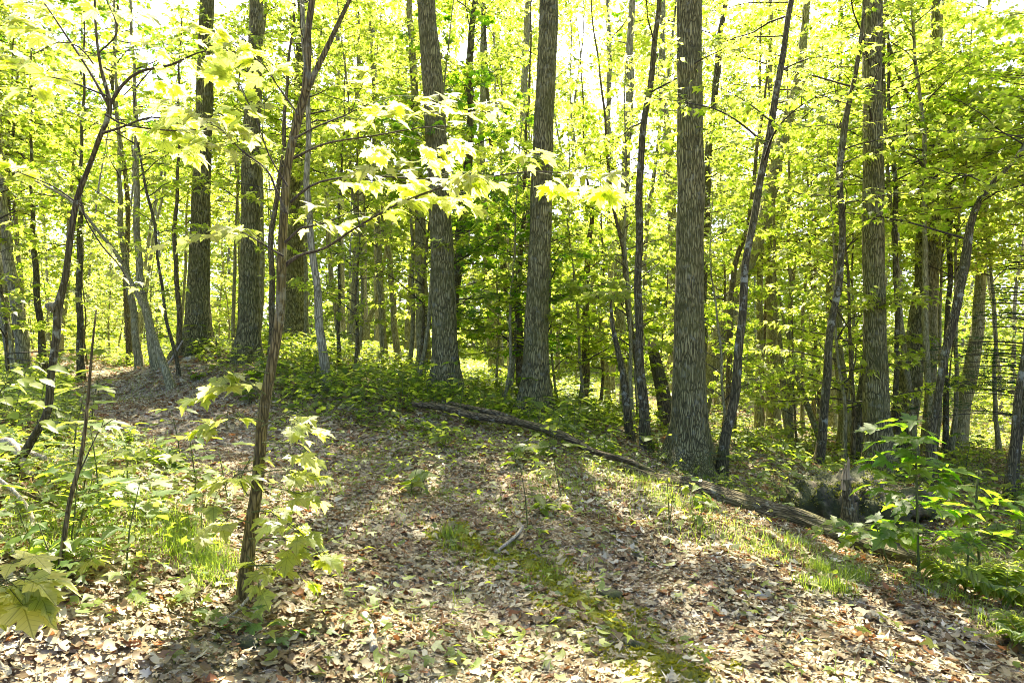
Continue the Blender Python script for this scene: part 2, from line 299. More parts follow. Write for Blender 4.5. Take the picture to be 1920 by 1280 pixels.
T_lance = fan([(0, 0), (.12, .2), (.14, .5), (.07, .8), (0, 1.0)], (0, .4), .3, .5)
T_kite = (np.array([(0, 0, 0), (.34, .4, .06), (0, 1, -.12), (-.34, .4, .06)], float), np.array([(0, 1, 2), (0, 2, 3)]))
def put(acc, T, pos, d, size, rg, droop=(-.1, .6), roll=.4, mat=0, rnd=None, up=None, stalk=.25):
    pos = np.asarray(pos, float); n = len(pos)
    if n == 0: return
    d = np.array(d, float); d[:, 2] -= rg.uniform(*droop, n); y = unit(d)
    upv = np.tile([0, 0, 1.], (n, 1)) if up is None else up
    x = unit(np.cross(y, upv)); z = np.cross(x, y)
    a = rg.normal(0, roll, n)[:, None]; x, z = x * np.cos(a) + z * np.sin(a), z * np.cos(a) - x * np.sin(a)
    s = np.broadcast_to(size, (n,))[:, None, None]; tv, tf = T
    tvv = tv[None] * np.array([1, 1, 1])[None, None]
    warp = 1 + rg.uniform(-.12, .12, (n, 1, 3)); tvv = tvv * warp
    cz = rg.uniform(.4, 2.0, (n, 1)); zz = tvv[..., 2] * cz
    V = pos[:, None] + s * stalk * y[:, None] + s * (tvv[..., :1] * x[:, None] + tvv[..., 1:2] * y[:, None] + zz[..., None] * z[:, None])
    k = len(tv); Fc = (np.arange(n)[:, None, None] * k + tf[None]).reshape(-1, 3)
    if rnd is None: rnd = rg.random(n)
    acc.add(V.reshape(-1, 3), Fc, mat, np.repeat(rnd, k), np.tile(tv, (n, 1)))

# grows branches, twigs and leaves on a trunk (all in one crown mesh: material 0 bark, 1 leaf)
def grow(acc, rg, tpt, tr, z0, z1, nb, L, T, ls, dens=9, elev=(5, 55), az=None, twr=1.0, brmin=.004, droop=(-.1, .6), bare=0., shape=.6, flat=.06):
    zt = tpt[:, 2]; P_, D_ = [], []
    for b in range(nb):
        h = z0 + (z1 - z0) * ((b + rg.random()) / nb)
        i = int(np.clip(np.searchsorted(zt, h), 1, len(zt) - 1)); f = (h - zt[i - 1]) / max(zt[i] - zt[i - 1], 1e-3)
        s = tpt[i - 1] + (tpt[i] - tpt[i - 1]) * np.clip(f, 0, 1); r0 = tr[i]
        t = (b + .5) / nb
        ln = L * (1 - shape * t) * rg.uniform(.6, 1.15)
        a = rg.uniform(0, 2 * math.pi) if az is None else R(rg.uniform(*az))
        e = R(rg.uniform(*elev) + 15 * t); pts = [s]; d = np.array([math.cos(a), math.sin(a), 0]); k = 6
        for q in range(k):
            a += rg.normal(0, .14); ee = e * (1 - .75 * q / k) + rg.normal(0, .08)
            d = np.array([math.cos(a) * math.cos(ee), math.sin(a) * math.cos(ee), math.sin(ee)])
            pts.append(pts[-1] + d * ln / k)
        rb = min(r0 * .5, .006 * ln + brmin)
        p, r = curve(pts, np.linspace(rb, rb * .2, k + 1), ln / 12)
        tube(acc, p, r, 5, 0, cap=False)
        if rg.random() < bare: dn = 0
        else: dn = dens
        nt_ = max(2, int(ln * 3.2))
        for j in range(nt_):
            u = .22 + .78 * (j + rg.random()) / nt_; ii = min(int(u * (len(p) - 1)), len(p) - 2); q0 = p[ii]
            td = unit(p[ii + 1] - p[ii]); side = 1 if j % 2 else -1
            lat = np.array([-td[1], td[0], 0]) * side
            ang = rg.uniform(.5, 1.1); tl = ln * .42 * (1.15 - .7 * u) * rg.uniform(.6, 1.2) * twr + .08
            dd = unit(td * math.cos(ang) + lat * math.sin(ang) + np.array([0, 0, rg.normal(.03, .12)]))
            e1 = q0 + dd * tl * .55; dd2 = unit(dd + rg.normal(0, .2, 3) * np.array([1, 1, .5])); e2 = e1 + dd2 * tl * .5
            tube(acc, np.array([q0, e1, e2]), np.array([rb * .3, rb * .2, rb * .08]) + .0008, 3, 0, cap=False)
            n = int(dn * tl / .5 * rg.uniform(.7, 1.3) + dn * .25)
            if n < 1: continue
            w_ = rg.random(n) ** .8
            base = np.where((w_ < .5)[:, None], q0 + (e1 - q0) * (w_ * 2)[:, None], e1 + (e2 - e1) * (w_ * 2 - 1)[:, None])
            sd_ = np.where(rg.random(n) < .5, -1, 1); la = np.array([-dd[1], dd[0], 0])
            an = rg.uniform(.2, 1.3, n); ld = dd[None] * np.cos(an)[:, None] + la[None] * (sd_ * np.sin(an))[:, None]
            ld[:, 2] = rg.normal(0, .12, n)
            P_.append(base + rg.normal(0, flat * .5, (n, 3))); D_.append(ld)
    if P_:
        P_ = np.vstack(P_); D_ = np.vstack(D_)
        put(acc, T, P_, D_, ls * rg.uniform(.6, 1.2, len(P_)), rg, droop, .35, 1)
        return len(P_)
    return 0

# ---------------------------------------------------------------- ground, path, water, hills
def axis(a, b, fine, lo, hi, g=1.08):
    xs = list(np.arange(a, b, fine)); s = fine; x = b
    while x < hi: xs.append(x); s *= g; x += s
    xs.append(hi); s = fine; x = a - fine; pre = []
    while x > lo: pre.append(x); s *= g; x -= s
    return np.array([lo] + pre[::-1] + xs)
MOSS = np.array([P(860, 1040, 5.1)[:2], P(1000, 1075, 4.7)[:2], P(1130, 1150, 4.0)[:2], P(1210, 1220, 3.5)[:2], P(1290, 1290, 3.15)[:2]])
def moss_w(x, y):
    d = np.full(np.shape(x), 9.)
    for a, b in zip(MOSS[:-1], MOSS[1:]):
        ab = b - a; t = np.clip(((x - a[0]) * ab[0] + (y - a[1]) * ab[1]) / (ab @ ab), 0, 1)
        d = np.minimum(d, np.hypot(x - a[0] - t * ab[0], y - a[1] - t * ab[1]))
    d2 = np.hypot(x - P(370, 1040, 4.3)[0], (y - 4.3)) 
    n = .07 * np.sin(x * 23 + y * 11) + .06 * np.sin(y * 31 - x * 9)
    return np.clip(1 - (np.minimum(d, d2) + n) / .28, 0, 1)
def grid_obj(name, X, Yv, Z, m, kind='structure'):
    ny, nx = Z.shape; acc = Acc(); i = np.arange(ny - 1)[:, None] * nx; j = np.arange(nx - 1)[None]
    acc.add(np.column_stack([X.ravel(), Yv.ravel(), Z.ravel()]), np.stack([i + j, i + j + 1, i + j + nx + 1, i + j + nx], -1).reshape(-1, 4))
    o = acc.obj(name, [m]); o['kind'] = kind
    a = o.data.attributes.new('moss', 'FLOAT', 'POINT'); a.data.foreach_set('value', moss_w(X.ravel(), Yv.ravel()).astype(np.float32)); return o
gx = axis(-9, 9, .07, -1500, 1500); gy = axis(1.5, 16, .07, -200, 1800)
GX, GY = np.meshgrid(gx, gy)
g = grid_obj('ground', GX, GY, zg(GX, GY), M_ground); g['label'] = 'leaf-strewn forest floor'
PC = np.array([P(1150, 1500, 2.2)[:2], P(1120, 1280, 3.1)[:2], P(960, 1060, 4.7)[:2], P(760, 960, 5.8)[:2], P(480, 870, 7)[:2], P(340, 800, 8.2)[:2], P(270, 745, 11)[:2], P(230, 712, 14)[:2], P(160, 700, 17)[:2], P(60, 690, 22)[:2]])
pc, pr = curve(np.column_stack([PC, 0 * PC[:, 0]]), [1.0, .95, .8, .8, .9, .9, 1, 1, .9, .8], .12)
tt = np.gradient(pc[:, :2], axis=0); tt = unit(tt); nn = np.column_stack([-tt[:, 1], tt[:, 0]])
ww = np.linspace(-1, 1, 25); sarr = np.arange(len(pc))
edge = pr[:, None] * (1 + .12 * np.sin(sarr * .45)[:, None] * np.sign(ww)[None] + .08 * np.sin(sarr * 1.3 + 1)[:, None])
PX = pc[:, None, 0] + nn[:, None, 0] * ww[None] * edge; PY = pc[:, None, 1] + nn[:, None, 1] * ww[None] * edge
grid_obj('path', PX, PY, zg(PX, PY) + .004 + .008 * (1 - ww[None] ** 4) , M_path)
acc = Acc(); acc.add([(-900, 60, -8), (1500, 60, -8), (1500, 900, -8), (-900, 900, -8)], [(0, 1, 2, 3)]); wo = acc.obj('water', [M_water]); wo['kind'] = 'structure'
hx = np.linspace(-1400, 1400, 180); hy = np.linspace(700, 900, 8); HX, HY = np.meshgrid(hx, hy)
HZ = -9 + (HY - 700) / 200 * (38 + 14 * np.sin(HX * .008) + 8 * np.sin(HX * .023 + 1) + 2 * np.sin(HX * .15) + rng.normal(0, 1.2, HX.shape))
grid_obj('hills', HX, HY, HZ, M_hill)

# ---------------------------------------------------------------- trees read off the photograph
def snap_base(pl, Y, D=None):
    """pixel polyline (px, py, width) at distance Y -> world points, clipped to the ground and rooted in it"""
    pts = [P(a[0], a[1], Y + (a[3] if len(a) > 3 else 0)) for a in pl]; rad = [a[2] / F * Y / 2 for a in pl]
    while len(pts) > 2 and pts[0][2] < zg1(pts[0][0], pts[0][1]) + .05: pts.pop(0); rad.pop(0)
    d = pts[0] - pts[1]; d = d / abs(d[2]); h = pts[0][2] - zg1(pts[0][0], pts[0][1])
    b = pts[0] + d * (max(h, 0)); b[2] = zg1(b[0], b[1]) - .12
    if h > .3: pts.insert(0, b); rad.insert(0, rad[0] * 1.08)
    else: pts[0] = b
    return pts, rad
def extend_top(pts, rad, H, r1=.35):
    d = pts[-1] - pts[-2]; d = d / max(d[2], .1); z = pts[-1][2]; n = 3; r = rad[-1]
    for i in range(n):
        dz = (H - z) / n; pts.append(pts[-1] + np.array([d[0] * .6, d[1] * .6, 1]) * dz); rad.append(r * (1 - (1 - r1) * (i + 1) / n))
SLIM = {}
def tree(name, label, cat, pl, Y, barkm, H=None, crown=None, ns=12, rough=.06, flare=.5, wob=.02, group=None, step=.15, seed=None, leafm=None, parts=None, twigm=None, slim=.68):
    seed = int(pl[0][0] * 7 + Y * 13) if seed is None else seed; rg = np.random.default_rng(seed)
    pts, rad = snap_base(pl, Y)
    if name == 'sapling_maple': rad = [q * slim for q in rad]
    if H: extend_top(pts, rad, H)
    p, r = curve(pts, rad, step, wob, seed)
    o = p[0].copy(); t = thing(name, label, cat, o, group)
    acc = Acc(); tube(acc, p, r, ns, 0, rough=rough, seed=seed, flare=flare); tk = acc.obj('trunk', [barkm], t, o)
    if crown:
        acc = Acc()
        for c in (crown if isinstance(crown, list) else [crown]):
            c = dict(c); grow(acc, rg, p, r, c.pop('z0'), c.pop('z1'), c.pop('nb'), c.pop('L'), c.pop('T', T_mid), c.pop('ls', .1), **c)
        acc.obj('crown', [twigm or M_twig, leafm or M_leaf], t, o)
    return t, p, r, o
high = lambda z0, z1, nb=14, L=3.6, ls=.17, **k: dict(dict(z0=z0, z1=z1, nb=nb, L=L, T=T_mid, ls=ls, dens=7, elev=(10, 40), shape=.4), **k)  # crowns out of view, height and side shaped to steer the shade below
BIG = 'large forest trees with furrowed bark'
big = [
 ('massive dark furrowed trunk left of the path, widening at its foot', [(371,668,50),(372,600,44),(374,480,36),(378,350,33),(384,150,29),(388,-10,25)], 14, 19, high(14, 19, az=(-165, -15))),
 ('straight grey furrowed trunk just right of the massive dark one', [(467,680,42),(467,600,36),(469,450,34),(471,300,32),(478,100,27),(482,-10,24)], 13, 19, high(14, 19, az=(-165, -15))),
 ('thick dark trunk half hidden behind the mossy forked maple', [(553,625,46),(554,540,38),(557,420,34),(562,250,28),(568,60,24),(570,-10,22)], 17, 19, high(14, 19, 10)),
 ('tall furrowed trunk curving gently left, first of the central pair', [(838,752,54),(835,650,46),(830,500,43),(824,380,41),(818,260,40),(808,120,38),(799,-10,34)], 11.5, 19, high(13.8, 19, az=(-165, -15))),
 ('tall straight trunk leaning right, second of the central pair', [(1003,782,52),(1005,650,44),(1010,500,42),(1017,330,39),(1023,150,37),(1030,-10,35)], 11, 19, high(13.5, 19, az=(-165, -15))),
 ('thickest nearest trunk standing bolt upright right of centre', [(1291,880,68),(1292,800,60),(1292,650,56),(1293,500,52),(1294,300,48),(1294,150,46),(1292,-10,47)], 9, 18, high(12, 18)),
 ('straight furrowed trunk behind the mossy boulder', [(1650,915,54),(1645,800,46),(1640,650,40),(1638,400,37),(1636,200,34),(1636,60,33),(1636,-10,32)], 11.2, 16, [high(9, 16), dict(z0=4.9, z1=8.6, nb=7, L=3.0, T=T_mid, ls=.11, dens=9, elev=(5, 30), az=(-60, 240))]),
]
for lab, pl, Y, H, cr in big:
    tree('forest_tree', lab, 'tree', pl, Y, M_bark, H, cr, ns=40, rough=.06, flare=.8, wob=.012, group=BIG, step=.08)

def us(z0, z1, nb=9, L=1.7, **k):
    d = dict(dict(z0=z0, z1=z1, nb=nb, L=L, T=T_mid, ls=.105, dens=9, elev=(-5, 35), droop=(0, .95)), **k)
    if d['dens'] > 4: d['dens'] *= 1.35; d['nb'] = int(d['nb'] * 1.4); d['L'] *= 1.1
    return d
def g_(x): return x
MID = 'middle-sized trees between the large trunks'
# (label, bark, Y, H or None, polyline, crown)
mids = [
 ('smooth dark trunk touching the left side of the first central trunk', M_barkb, 14.5, 13, [(797,705,26),(792,600,24),(790,500,22),(786,380,20),(780,250,16),(774,120,13),(768,-5,11)], [us(5, 10, 8, 1.6, bare=.3)]),
 ('dark dense-leaved maple right behind the first central trunk', M_barkm, 14, 12, [(846,720,20),(852,560,18),(866,420,18),(876,300,17),(884,210,16),(880,110,13),(890,-5,11)], [us(4.2, 12, 26, 2.1, dens=12, ls=.12)]),
 ('brown trunk leaning left, furthest left of the three behind the central pair', M_barkb, 18, 15.5, [(930,718,32),(926,600,28),(920,500,25),(908,420,20),(902,330,15),(905,200,12)], [us(5.5, 10, 8, 1.8), high(11.3, 15.5, 14, 3.8, dens=11)]),  # wide upper crown added out of view to shade the middle slope
 ('slim crooked trunk leaning left between the central pair', M_barkm, 16, 12, [(972,725,15),(962,620,14),(942,490,13),(930,400,10),(920,280,8)], [us(4, 10, 9, 1.6)]),
 ('straight thin brown stem close beside the second central trunk', M_barkb, 13, 8.5, [(973,745,15),(973,640,13),(972,540,12),(978,440,9),(984,350,6)], [us(4, 8.5, 7, 1.3)]),
 ('pale grey tall tree forking above, left of the wavy black stem', M_barkp, 15, 15, [(1180,800,18),(1170,700,19),(1161,600,19),(1161,500,19),(1170,380,17),(1178,240,16),(1182,100,13),(1186,-5,12)], [us(8, 15, 10, 2.2, bare=.8, dens=3), us(3, 7, 4, 1.4)]),
 ('wavy near-black stem with lichen spots left of the thickest trunk', M_barkm, 9.5, 9, [(1207,838,20),(1206,760,18),(1201,650,15),(1195,520,14),(1199,400,14),(1206,260,12),(1224,100,11),(1237,-5,9)], [us(4.5, 9, 8, 1.5)]),
 ('short dark stem leaning against its wavy black neighbour', M_barkm, 10, None, [(1178,806,14),(1172,740,15),(1160,660,11),(1150,600,7),(1146,560,4)], None),
 ('thin brown stem crossing behind the pale grey tree', M_barkb, 12, 8, [(1203,760,12),(1190,650,11),(1176,560,10),(1168,480,8),(1150,380,6)], [us(3.6, 8, 6, 1.2)]),
 ('grey trunk hidden behind the left edge of the thickest trunk', M_barkp, 19, 14, [(1264,700,16),(1262,500,17),(1257,330,18),(1246,200,16),(1240,100,12),(1245,-5,9)], [us(6, 14, 9, 2, bare=.6, dens=5)]),
 ('dark slender tree close behind the right side of the thickest trunk', M_barkm, 14, 13, [(1312,760,17),(1318,600,16),(1322,420,15),(1333,250,13),(1347,100,11),(1362,-5,9)], [us(4.5, 12, 12, 1.9)]),
 ('slim knotty trunk midway between the central pair and the pale tree', M_barkb, 13.5, 8, [(1095,765,18),(1097,680,15),(1099,560,13),(1104,460,10),(1108,400,8),(1100,320,4)], [us(2.6, 8, 11, 1.3, dens=6)]),
 ('black spotted trunk leaning right, nearest beside the thickest trunk', M_barkm, 8.8, 9, [(1354,885,20),(1362,830,18),(1376,750,17),(1385,640,15),(1400,500,14),(1420,380,13),(1436,270,13),(1460,150,12),(1487,-5,10)], [us(3.6, 9, 12, 1.8, dens=9)]),
 ('big weathered trunk leaning strongly right behind the spotted one', M_barkb, 15, 14, [(1300,800,34),(1335,690,32),(1352,620,28),(1392,525,26),(1420,450,26),(1442,370,25),(1472,240,22),(1500,130,17),(1515,-5,12)], [us(5.5, 14, 14, 2.1, bare=.2)]),
 ('thin forked stem leaning right below the big leaning trunk', M_barkb, 13, 7, [(1366,700,11),(1370,600,11),(1378,500,10),(1398,430,9),(1410,370,8)], [us(3.5, 7, 6, 1.2)]),
 ('curvy slim tree with a mossy foot left of the boulder', M_barkm, 10.3, 7.5, [(1532,885,17),(1542,790,15),(1551,690,14),(1562,600,13),(1575,510,13),(1576,400,11),(1575,320,11),(1586,240,12),(1598,160,9),(1612,80,7)], [us(3.2, 7.5, 12, 1.5, dens=8)]),
 ('greyish brown trunk directly behind the curvy slim tree', M_barkb, 15, 10, [(1585,780,24),(1576,700,20),(1572,640,18),(1570,560,16),(1572,440,13)], [us(3.8, 10, 9, 1.7)]),
 ('crooked dark tree bending right with a knee below the leafy right edge', M_barkm, 9.8, 6.5, [(1738,895,15),(1752,800,14),(1764,700,13),(1778,630,15),(1800,545,15),(1812,495,17),(1822,420,13),(1846,360,11),(1885,315,8),(1915,280,7)], [us(3.0, 6.5, 14, 1.9, dens=11)]),
 ('upright dark trunk far behind, leftmost of the lakeside row', M_barkb, 17, 10, [(1422,792,15),(1424,640,13),(1426,500,11),(1426,400,8)], [us(4, 10, 9, 1.6)]),
 ('stout twin-looking trunk in the middle of the lakeside row', M_barkb, 17.5, 11, [(1448,798,26),(1449,700,24),(1447,600,20),(1446,450,14)], [us(4.5, 11, 9, 1.7)]),
 ('slender stem leaning left, left arm of the lakeside vee', M_barkb, 15.5, 8, [(1477,800,12),(1468,720,11),(1460,640,10),(1455,560,7)], [us(3.2, 8, 7, 1.4)]),
 ('slender upright stem, right arm of the lakeside vee', M_barkb, 15.6, 8, [(1480,800,11),(1482,700,12),(1482,600,9),(1480,480,6)], [us(3.2, 8, 7, 1.4)]),
 ('low bowed stem leaning left in front of the bright lake gap', M_barkb, 15.5, 5, [(1530,800,10),(1515,760,10),(1498,718,9),(1486,680,5)], [us(1.5, 4, 4, 1)]),
 ('dark leaning trunk tucked behind the left of the boulder tree', M_barkm, 13, 8, [(1610,835,20),(1614,760,18),(1622,680,15),(1632,560,10)], [us(3.4, 8, 7, 1.5)]),
 ('thin straight pole tree just right of the boulder tree', M_barkm, 12.8, 9, [(1682,780,9),(1681,640,9),(1680,450,9),(1675,300,8),(1668,180,6)], [us(3.6, 9, 12, 1.9, dens=10)]),
 ('broad grey trunk leaning right amid dead twigs behind the boulder tree', M_bark, 14, 12, [(1692,790,46),(1704,730,42),(1718,640,38),(1730,540,36),(1738,440,32),(1742,360,24)], [us(4.2, 12, 18, 2.4, dens=12)]),
 ('dark trunk just left of the crooked dark tree', M_barkb, 14.5, 9, [(1742,800,20),(1745,700,18),(1750,620,18),(1754,520,14)], [us(3.6, 9, 12, 2.0, dens=11)]),
 ('wide dark trunk right of the crooked tree, among conifer twigs', M_barkb, 15, 10, [(1800,800,28),(1815,720,26),(1828,640,22),(1838,560,20),(1842,480,16)], [us(3.5, 10, 16, 2.4, dens=12)]),
 ('pair-like dark stem at the right edge, the nearer one', M_barkm, 9, 7, [(1890,900,15),(1905,800,13),(1918,700,12),(1926,600,11),(1930,480,8)], [us(3.2, 7, 9, 1.6, dens=11)]),
 ('thin dark stem at the right edge behind its nearer neighbour', M_barkm, 9.8, 6.5, [(1906,890,10),(1916,800,9),(1922,700,8),(1940,560,6)], [us(3.2, 6.5, 8, 1.5, dens=11)]),
 ('pale smooth trunk leaning left at the left edge, the thicker one', M_barkp, 13, 10, [(42,668,24),(35,600,22),(22,520,20),(12,440,16),(5,360,12)], [us(3.5, 10, 12, 1.9)]),
 ('pale smooth trunk at the extreme left edge, the thinner one', M_barkp, 12.5, 9, [(20,665,16),(8,600,15),(-2,520,14),(-10,430,11)], [us(3.5, 9, 10, 1.9)]),
 ('upright dark pole between the nearby crooked maple and the path', M_barkm, 13, 8, [(150,668,12),(150,560,11),(149,450,10),(152,360,7)], [us(3.2, 8, 11, 1.7)]),
 ('thin dark stem left of the crooked maple, standing upright', M_barkm, 13.5, 8, [(80,664,13),(72,560,11),(61,440,9),(60,360,6)], [us(3.2, 8, 11, 1.7)]),
 ('thin greyish trunk with a slight left lean above the path bend', M_barkol, 13.5, 9, [(260,666,14),(252,600,12),(238,520,11),(229,440,11),(224,340,8)], [us(3.5, 9, 12, 1.8)]),
 ('slim curved trunk, tallest of the cluster above the path bend', M_barkol, 12, 9.5, [(292,672,16),(278,600,14),(264,520,13),(255,410,12),(257,250,9),(250,140,6)], [us(4, 9.5, 13, 1.9)]),
 ('gnarled low stem arching up to the left over the path bend', M_barkol, 11, None, [(304,672,12),(282,610,12),(262,560,11),(240,520,10),(222,484,8),(190,440,6),(150,390,5),(90,350,4),(20,320,3)], [us(2.2, 3.8, 5, .8, dens=7)]),
 ('whip-thin leaning stem left of the massive dark trunk', M_barkm, 11.5, 6, [(330,668,6),(312,590,6),(297,500,5),(285,400,5),(262,290,4)], [us(3.2, 6, 8, 1.3)]),
 ('thin upright brown stem close left of the massive dark trunk', M_barkb, 13.5, 8, [(340,655,10),(333,560,9),(328,470,8),(332,360,6)], [us(3.5, 8, 9, 1.5)]),
 ('pale olive curved stem between the mossy maple and the central trunks', M_barkp, 10.5, 9, [(611,700,17),(604,640,16),(598,570,15),(589,500,13),(580,430,12),(577,350,11),(579,220,10),(570,100,9),(566,-5,8)], [us(4.6, 9, 9, 1.6)]),
 ('thin dark stem seen just left of the mossy forked maple', M_barkb, 12, 8, [(508,662,12),(509,560,11),(511,430,10),(526,320,8)], [us(3.8, 8, 9, 1.5)]),
 ('thin black pole right of the pale olive stem', M_barkm, 13, 7, [(636,668,7),(636,560,6),(635,440,5),(640,350,4)], [us(3.2, 7, 9, 1.5)]),
 ('sturdy dark pole, left one of the three poles before the central trunks', M_barkb, 16, 10, [(661,690,16),(663,600,13),(667,480,12),(669,360,9)], [us(4, 10, 10, 1.8)]),
 ('pale brown pole, middle one of the three poles before the central trunks', M_barkb, 15, 9, [(718,695,14),(716,600,13),(712,500,11),(708,420,9)], [us(3.6, 9, 9, 1.7)]),
 ('pole leaning left, right one of the three poles before the central trunks', M_barkb, 15.3, 9, [(744,700,15),(740,600,12),(731,500,11),(722,430,9)], [us(3.6, 9, 9, 1.7)]),
 ('short forked trunk between the left and middle poles', M_barkb, 18, 7, [(686,690,18),(686,640,16),(692,600,10),(706,560,7)], [us(2.5, 7, 7, 1.4)]),
 ('slim trunk close left of the smooth dark trunk, leaning right', M_barkb, 17, 9, [(764,690,18),(766,620,13),(770,520,9),(778,420,7)], [us(3.8, 9, 8, 1.6)]),
 ('far bare silvery trunk in the sky gap left of the second central trunk', M_barkp, 21, 16, [(992,735,12),(990,500,13),(984,300,13),(983,150,13),(990,20,12)], [us(13, 16, 4, 1.5, dens=2)]),
 ('far dark leafless trunk close beside the pale grey tree', M_barkp, 20, 17, [(1150,735,10),(1145,500,10),(1141,330,10),(1142,150,9),(1140,-5,8)], [us(10, 17, 10, 2.6, bare=.9, dens=2)]),
 ('far silvery trunk left in the pale sky above the bright leaves', M_barkp, 24, 16, [(710,690,12),(706,400,13),(702,180,12),(699,60,9)], [us(10.5, 16, 8, 2.4, bare=.8, dens=2)]),
 ('far silvery trunk between its two pale neighbours in the sky gap', M_barkp, 25, 15, [(684,690,10),(680,400,11),(676,200,10),(672,90,8)], [us(11, 15, 6, 2, bare=.5, dens=3)]),
 ('far silvery trunk, leftmost of the pale ones in the sky gap', M_barkp, 25, 15, [(642,680,12),(638,400,12),(635,200,11),(632,60,9)], [us(11, 15, 6, 2, bare=.5, dens=3)]),
 ('slim dark trunk in the top right leaf mass behind the boulder tree', M_barkm, 13.5, 11, [(1772,800,10),(1775,640,9),(1780,450,9),(1770,300,8),(1690,150,6)], [us(4, 11, 16, 2.2, dens=12)]),
 ('stout trunk in deep foliage between the curvy tree and the lake row', M_barkb, 19, 12, [(1560,790,16),(1556,600,14),(1560,420,12),(1568,250,9)], [us(6, 12, 10, 2.0)]),
 ('far stem leaning right in the gap left of the thickest trunk', M_barkb, 17, 8, [(1135,770,12),(1132,650,11),(1122,560,8),(1080,430,6)], [us(3.4, 8, 8, 1.6, dens=7)]),
]
for k, (lab, bm_, Y, H, pl, cr) in enumerate(mids):
    if Y >= 14 and bm_ is M_barkb: bm_ = M_barkol
    tree('understory_tree', lab, 'tree', pl, Y, bm_, H, cr, ns=14, rough=.09, flare=.35, wob=.03, group=MID)

# broken stump leaning left
def jag_stump(name, label, pl, Y, m, group=None):
    pts, rad = snap_base(pl, Y); p, r = curve(pts, rad, .08, .01, 3); o = p[0].copy()
    t = thing(name, label, 'tree stump', o, group); acc = Acc(); tube(acc, p, r, 18, 0, rough=.1, flare=.4, cap=False)
    acc.obj('trunk', [m], t, o); acc = Acc(); a = p[-1]
    for k in range(9):
        th = k / 9 * 6.283; b = a + np.array([math.cos(th), math.sin(th), 0]) * r[-1] * .72; h = rng.uniform(.05, .22)
        tube(acc, np.array([b - (0, 0, .1), b + (0, 0, h * .5), b + (0.01, 0, h)]), np.array([r[-1] * .34, r[-1] * .25, .004]), 5, 0)
    acc.obj('splintered_top', [M_wood], t, o); return t
jag_stump('broken_stump', 'tall snapped-off stump leaning left beside the thickest trunk', [(1252,780,30),(1242,730,26),(1230,680,22),(1222,650,17)], 13, M_snag)

# ---------------------------------------------------------------- filler saplings (prototypes copied)
def proto_tree(name, Ht, nb, L, T, ls, dens, seed, z0f=.12, lean=.06):
    rg = np.random.default_rng(seed); a = rg.uniform(0, 6.28)
    pts = [np.array([0, 0, -.15])]; n = 6
    for i in range(n): pts.append(pts[-1] + np.array([math.cos(a) * lean + rg.normal(0, .05), math.sin(a) * lean + rg.normal(0, .05), 1]) * (Ht + .15) / n)
    r0 = .005 * Ht + .006
    p, r = curve(pts, np.linspace(r0, .006, n + 1), .3, .02, seed)
    t = thing(name, 'x', 'tree', (0, 0, 0)); acc = Acc(); tube(acc, p, r, 8, 0, rough=.08, flare=.4); acc.obj('trunk', [M_barkol if seed % 3 else M_barkb], t)
    acc = Acc(); k = grow(acc, rg, p, r, Ht * z0f, Ht * .99, nb, L, T, ls, dens=dens, elev=(-5, 38), droop=(0, .95)); acc.obj('crown', [M_twig, M_leaf if seed % 7 else M_leaf_md], t)
    print('proto', Ht, 'leaves', k)
    return t
protos = {}
for cls, (Ht, nb, L, T, ls, dens) in dict(s=(3.2, 20, 1.3, T_mid, .10, 14), m=(6, 32, 1.9, T_mid, .105, 14), l=(10, 36, 2.5, T_mid, .115, 13), x=(14, 46, 2.9, T_mid, .12, 14)).items():
    protos[cls] = [proto_tree('young_maple' if cls in 'sm' else 'slender_maple', Ht, nb, L, T, ls, dens, 100 + ord(cls) * 3 + i, dict(s=.1, m=.15, l=.4, x=.4)[cls]) for i in range(3 if cls != 'm' else 4)]
used = set()
def place(proto, loc, rz, s, label, group, sz=None):
    if proto.name not in used:
        used.add(proto.name); r = proto; new = False
    else:
        r = proto.copy(); C.objects.link(r)
        for ch in [c for c in C.objects if c.parent == proto]:
            c = ch.copy(); C.objects.link(c); c.parent = r
    r.location = loc; r.rotation_euler = (0, 0, rz); r.scale = (s, s, sz or s)
    r['label'] = label; r['group'] = group; return r
protos['p'] = [proto_tree('pole_tree', 13, 12, 1.5, T_mid, .12, 9, 501 + i, .62, .1) for i in range(4)]
for t_ in protos['p']:
    for ch in [c for c in C.objects if c.parent == t_ and c.name.startswith('trunk')]: ch.data.materials[0] = M_barkp
def cap_py(px):
    xs = [-400, 560, 640, 760, 860, 960, 1080, 1240, 1340, 1420, 1560, 1620, 1700, 2400]; ys = [-380, -350, -60, -60, -150, 120, -60, 90, -60, 20, 40, -100, -350, -380]
    return float(np.interp(px, xs, ys))
rg = np.random.default_rng(21); placed = []; ntree = 0
zones = [(-350, 340, 'far left above the path'), (340, 600, 'behind the massive dark trunk'), (600, 800, 'behind the three poles'), (800, 1010, 'behind the central pair'),
         (1010, 1290, 'between central pair and thickest trunk'), (1290, 1640, 'towards the lake gap'), (1640, 2300, 'behind the boulder tree')]
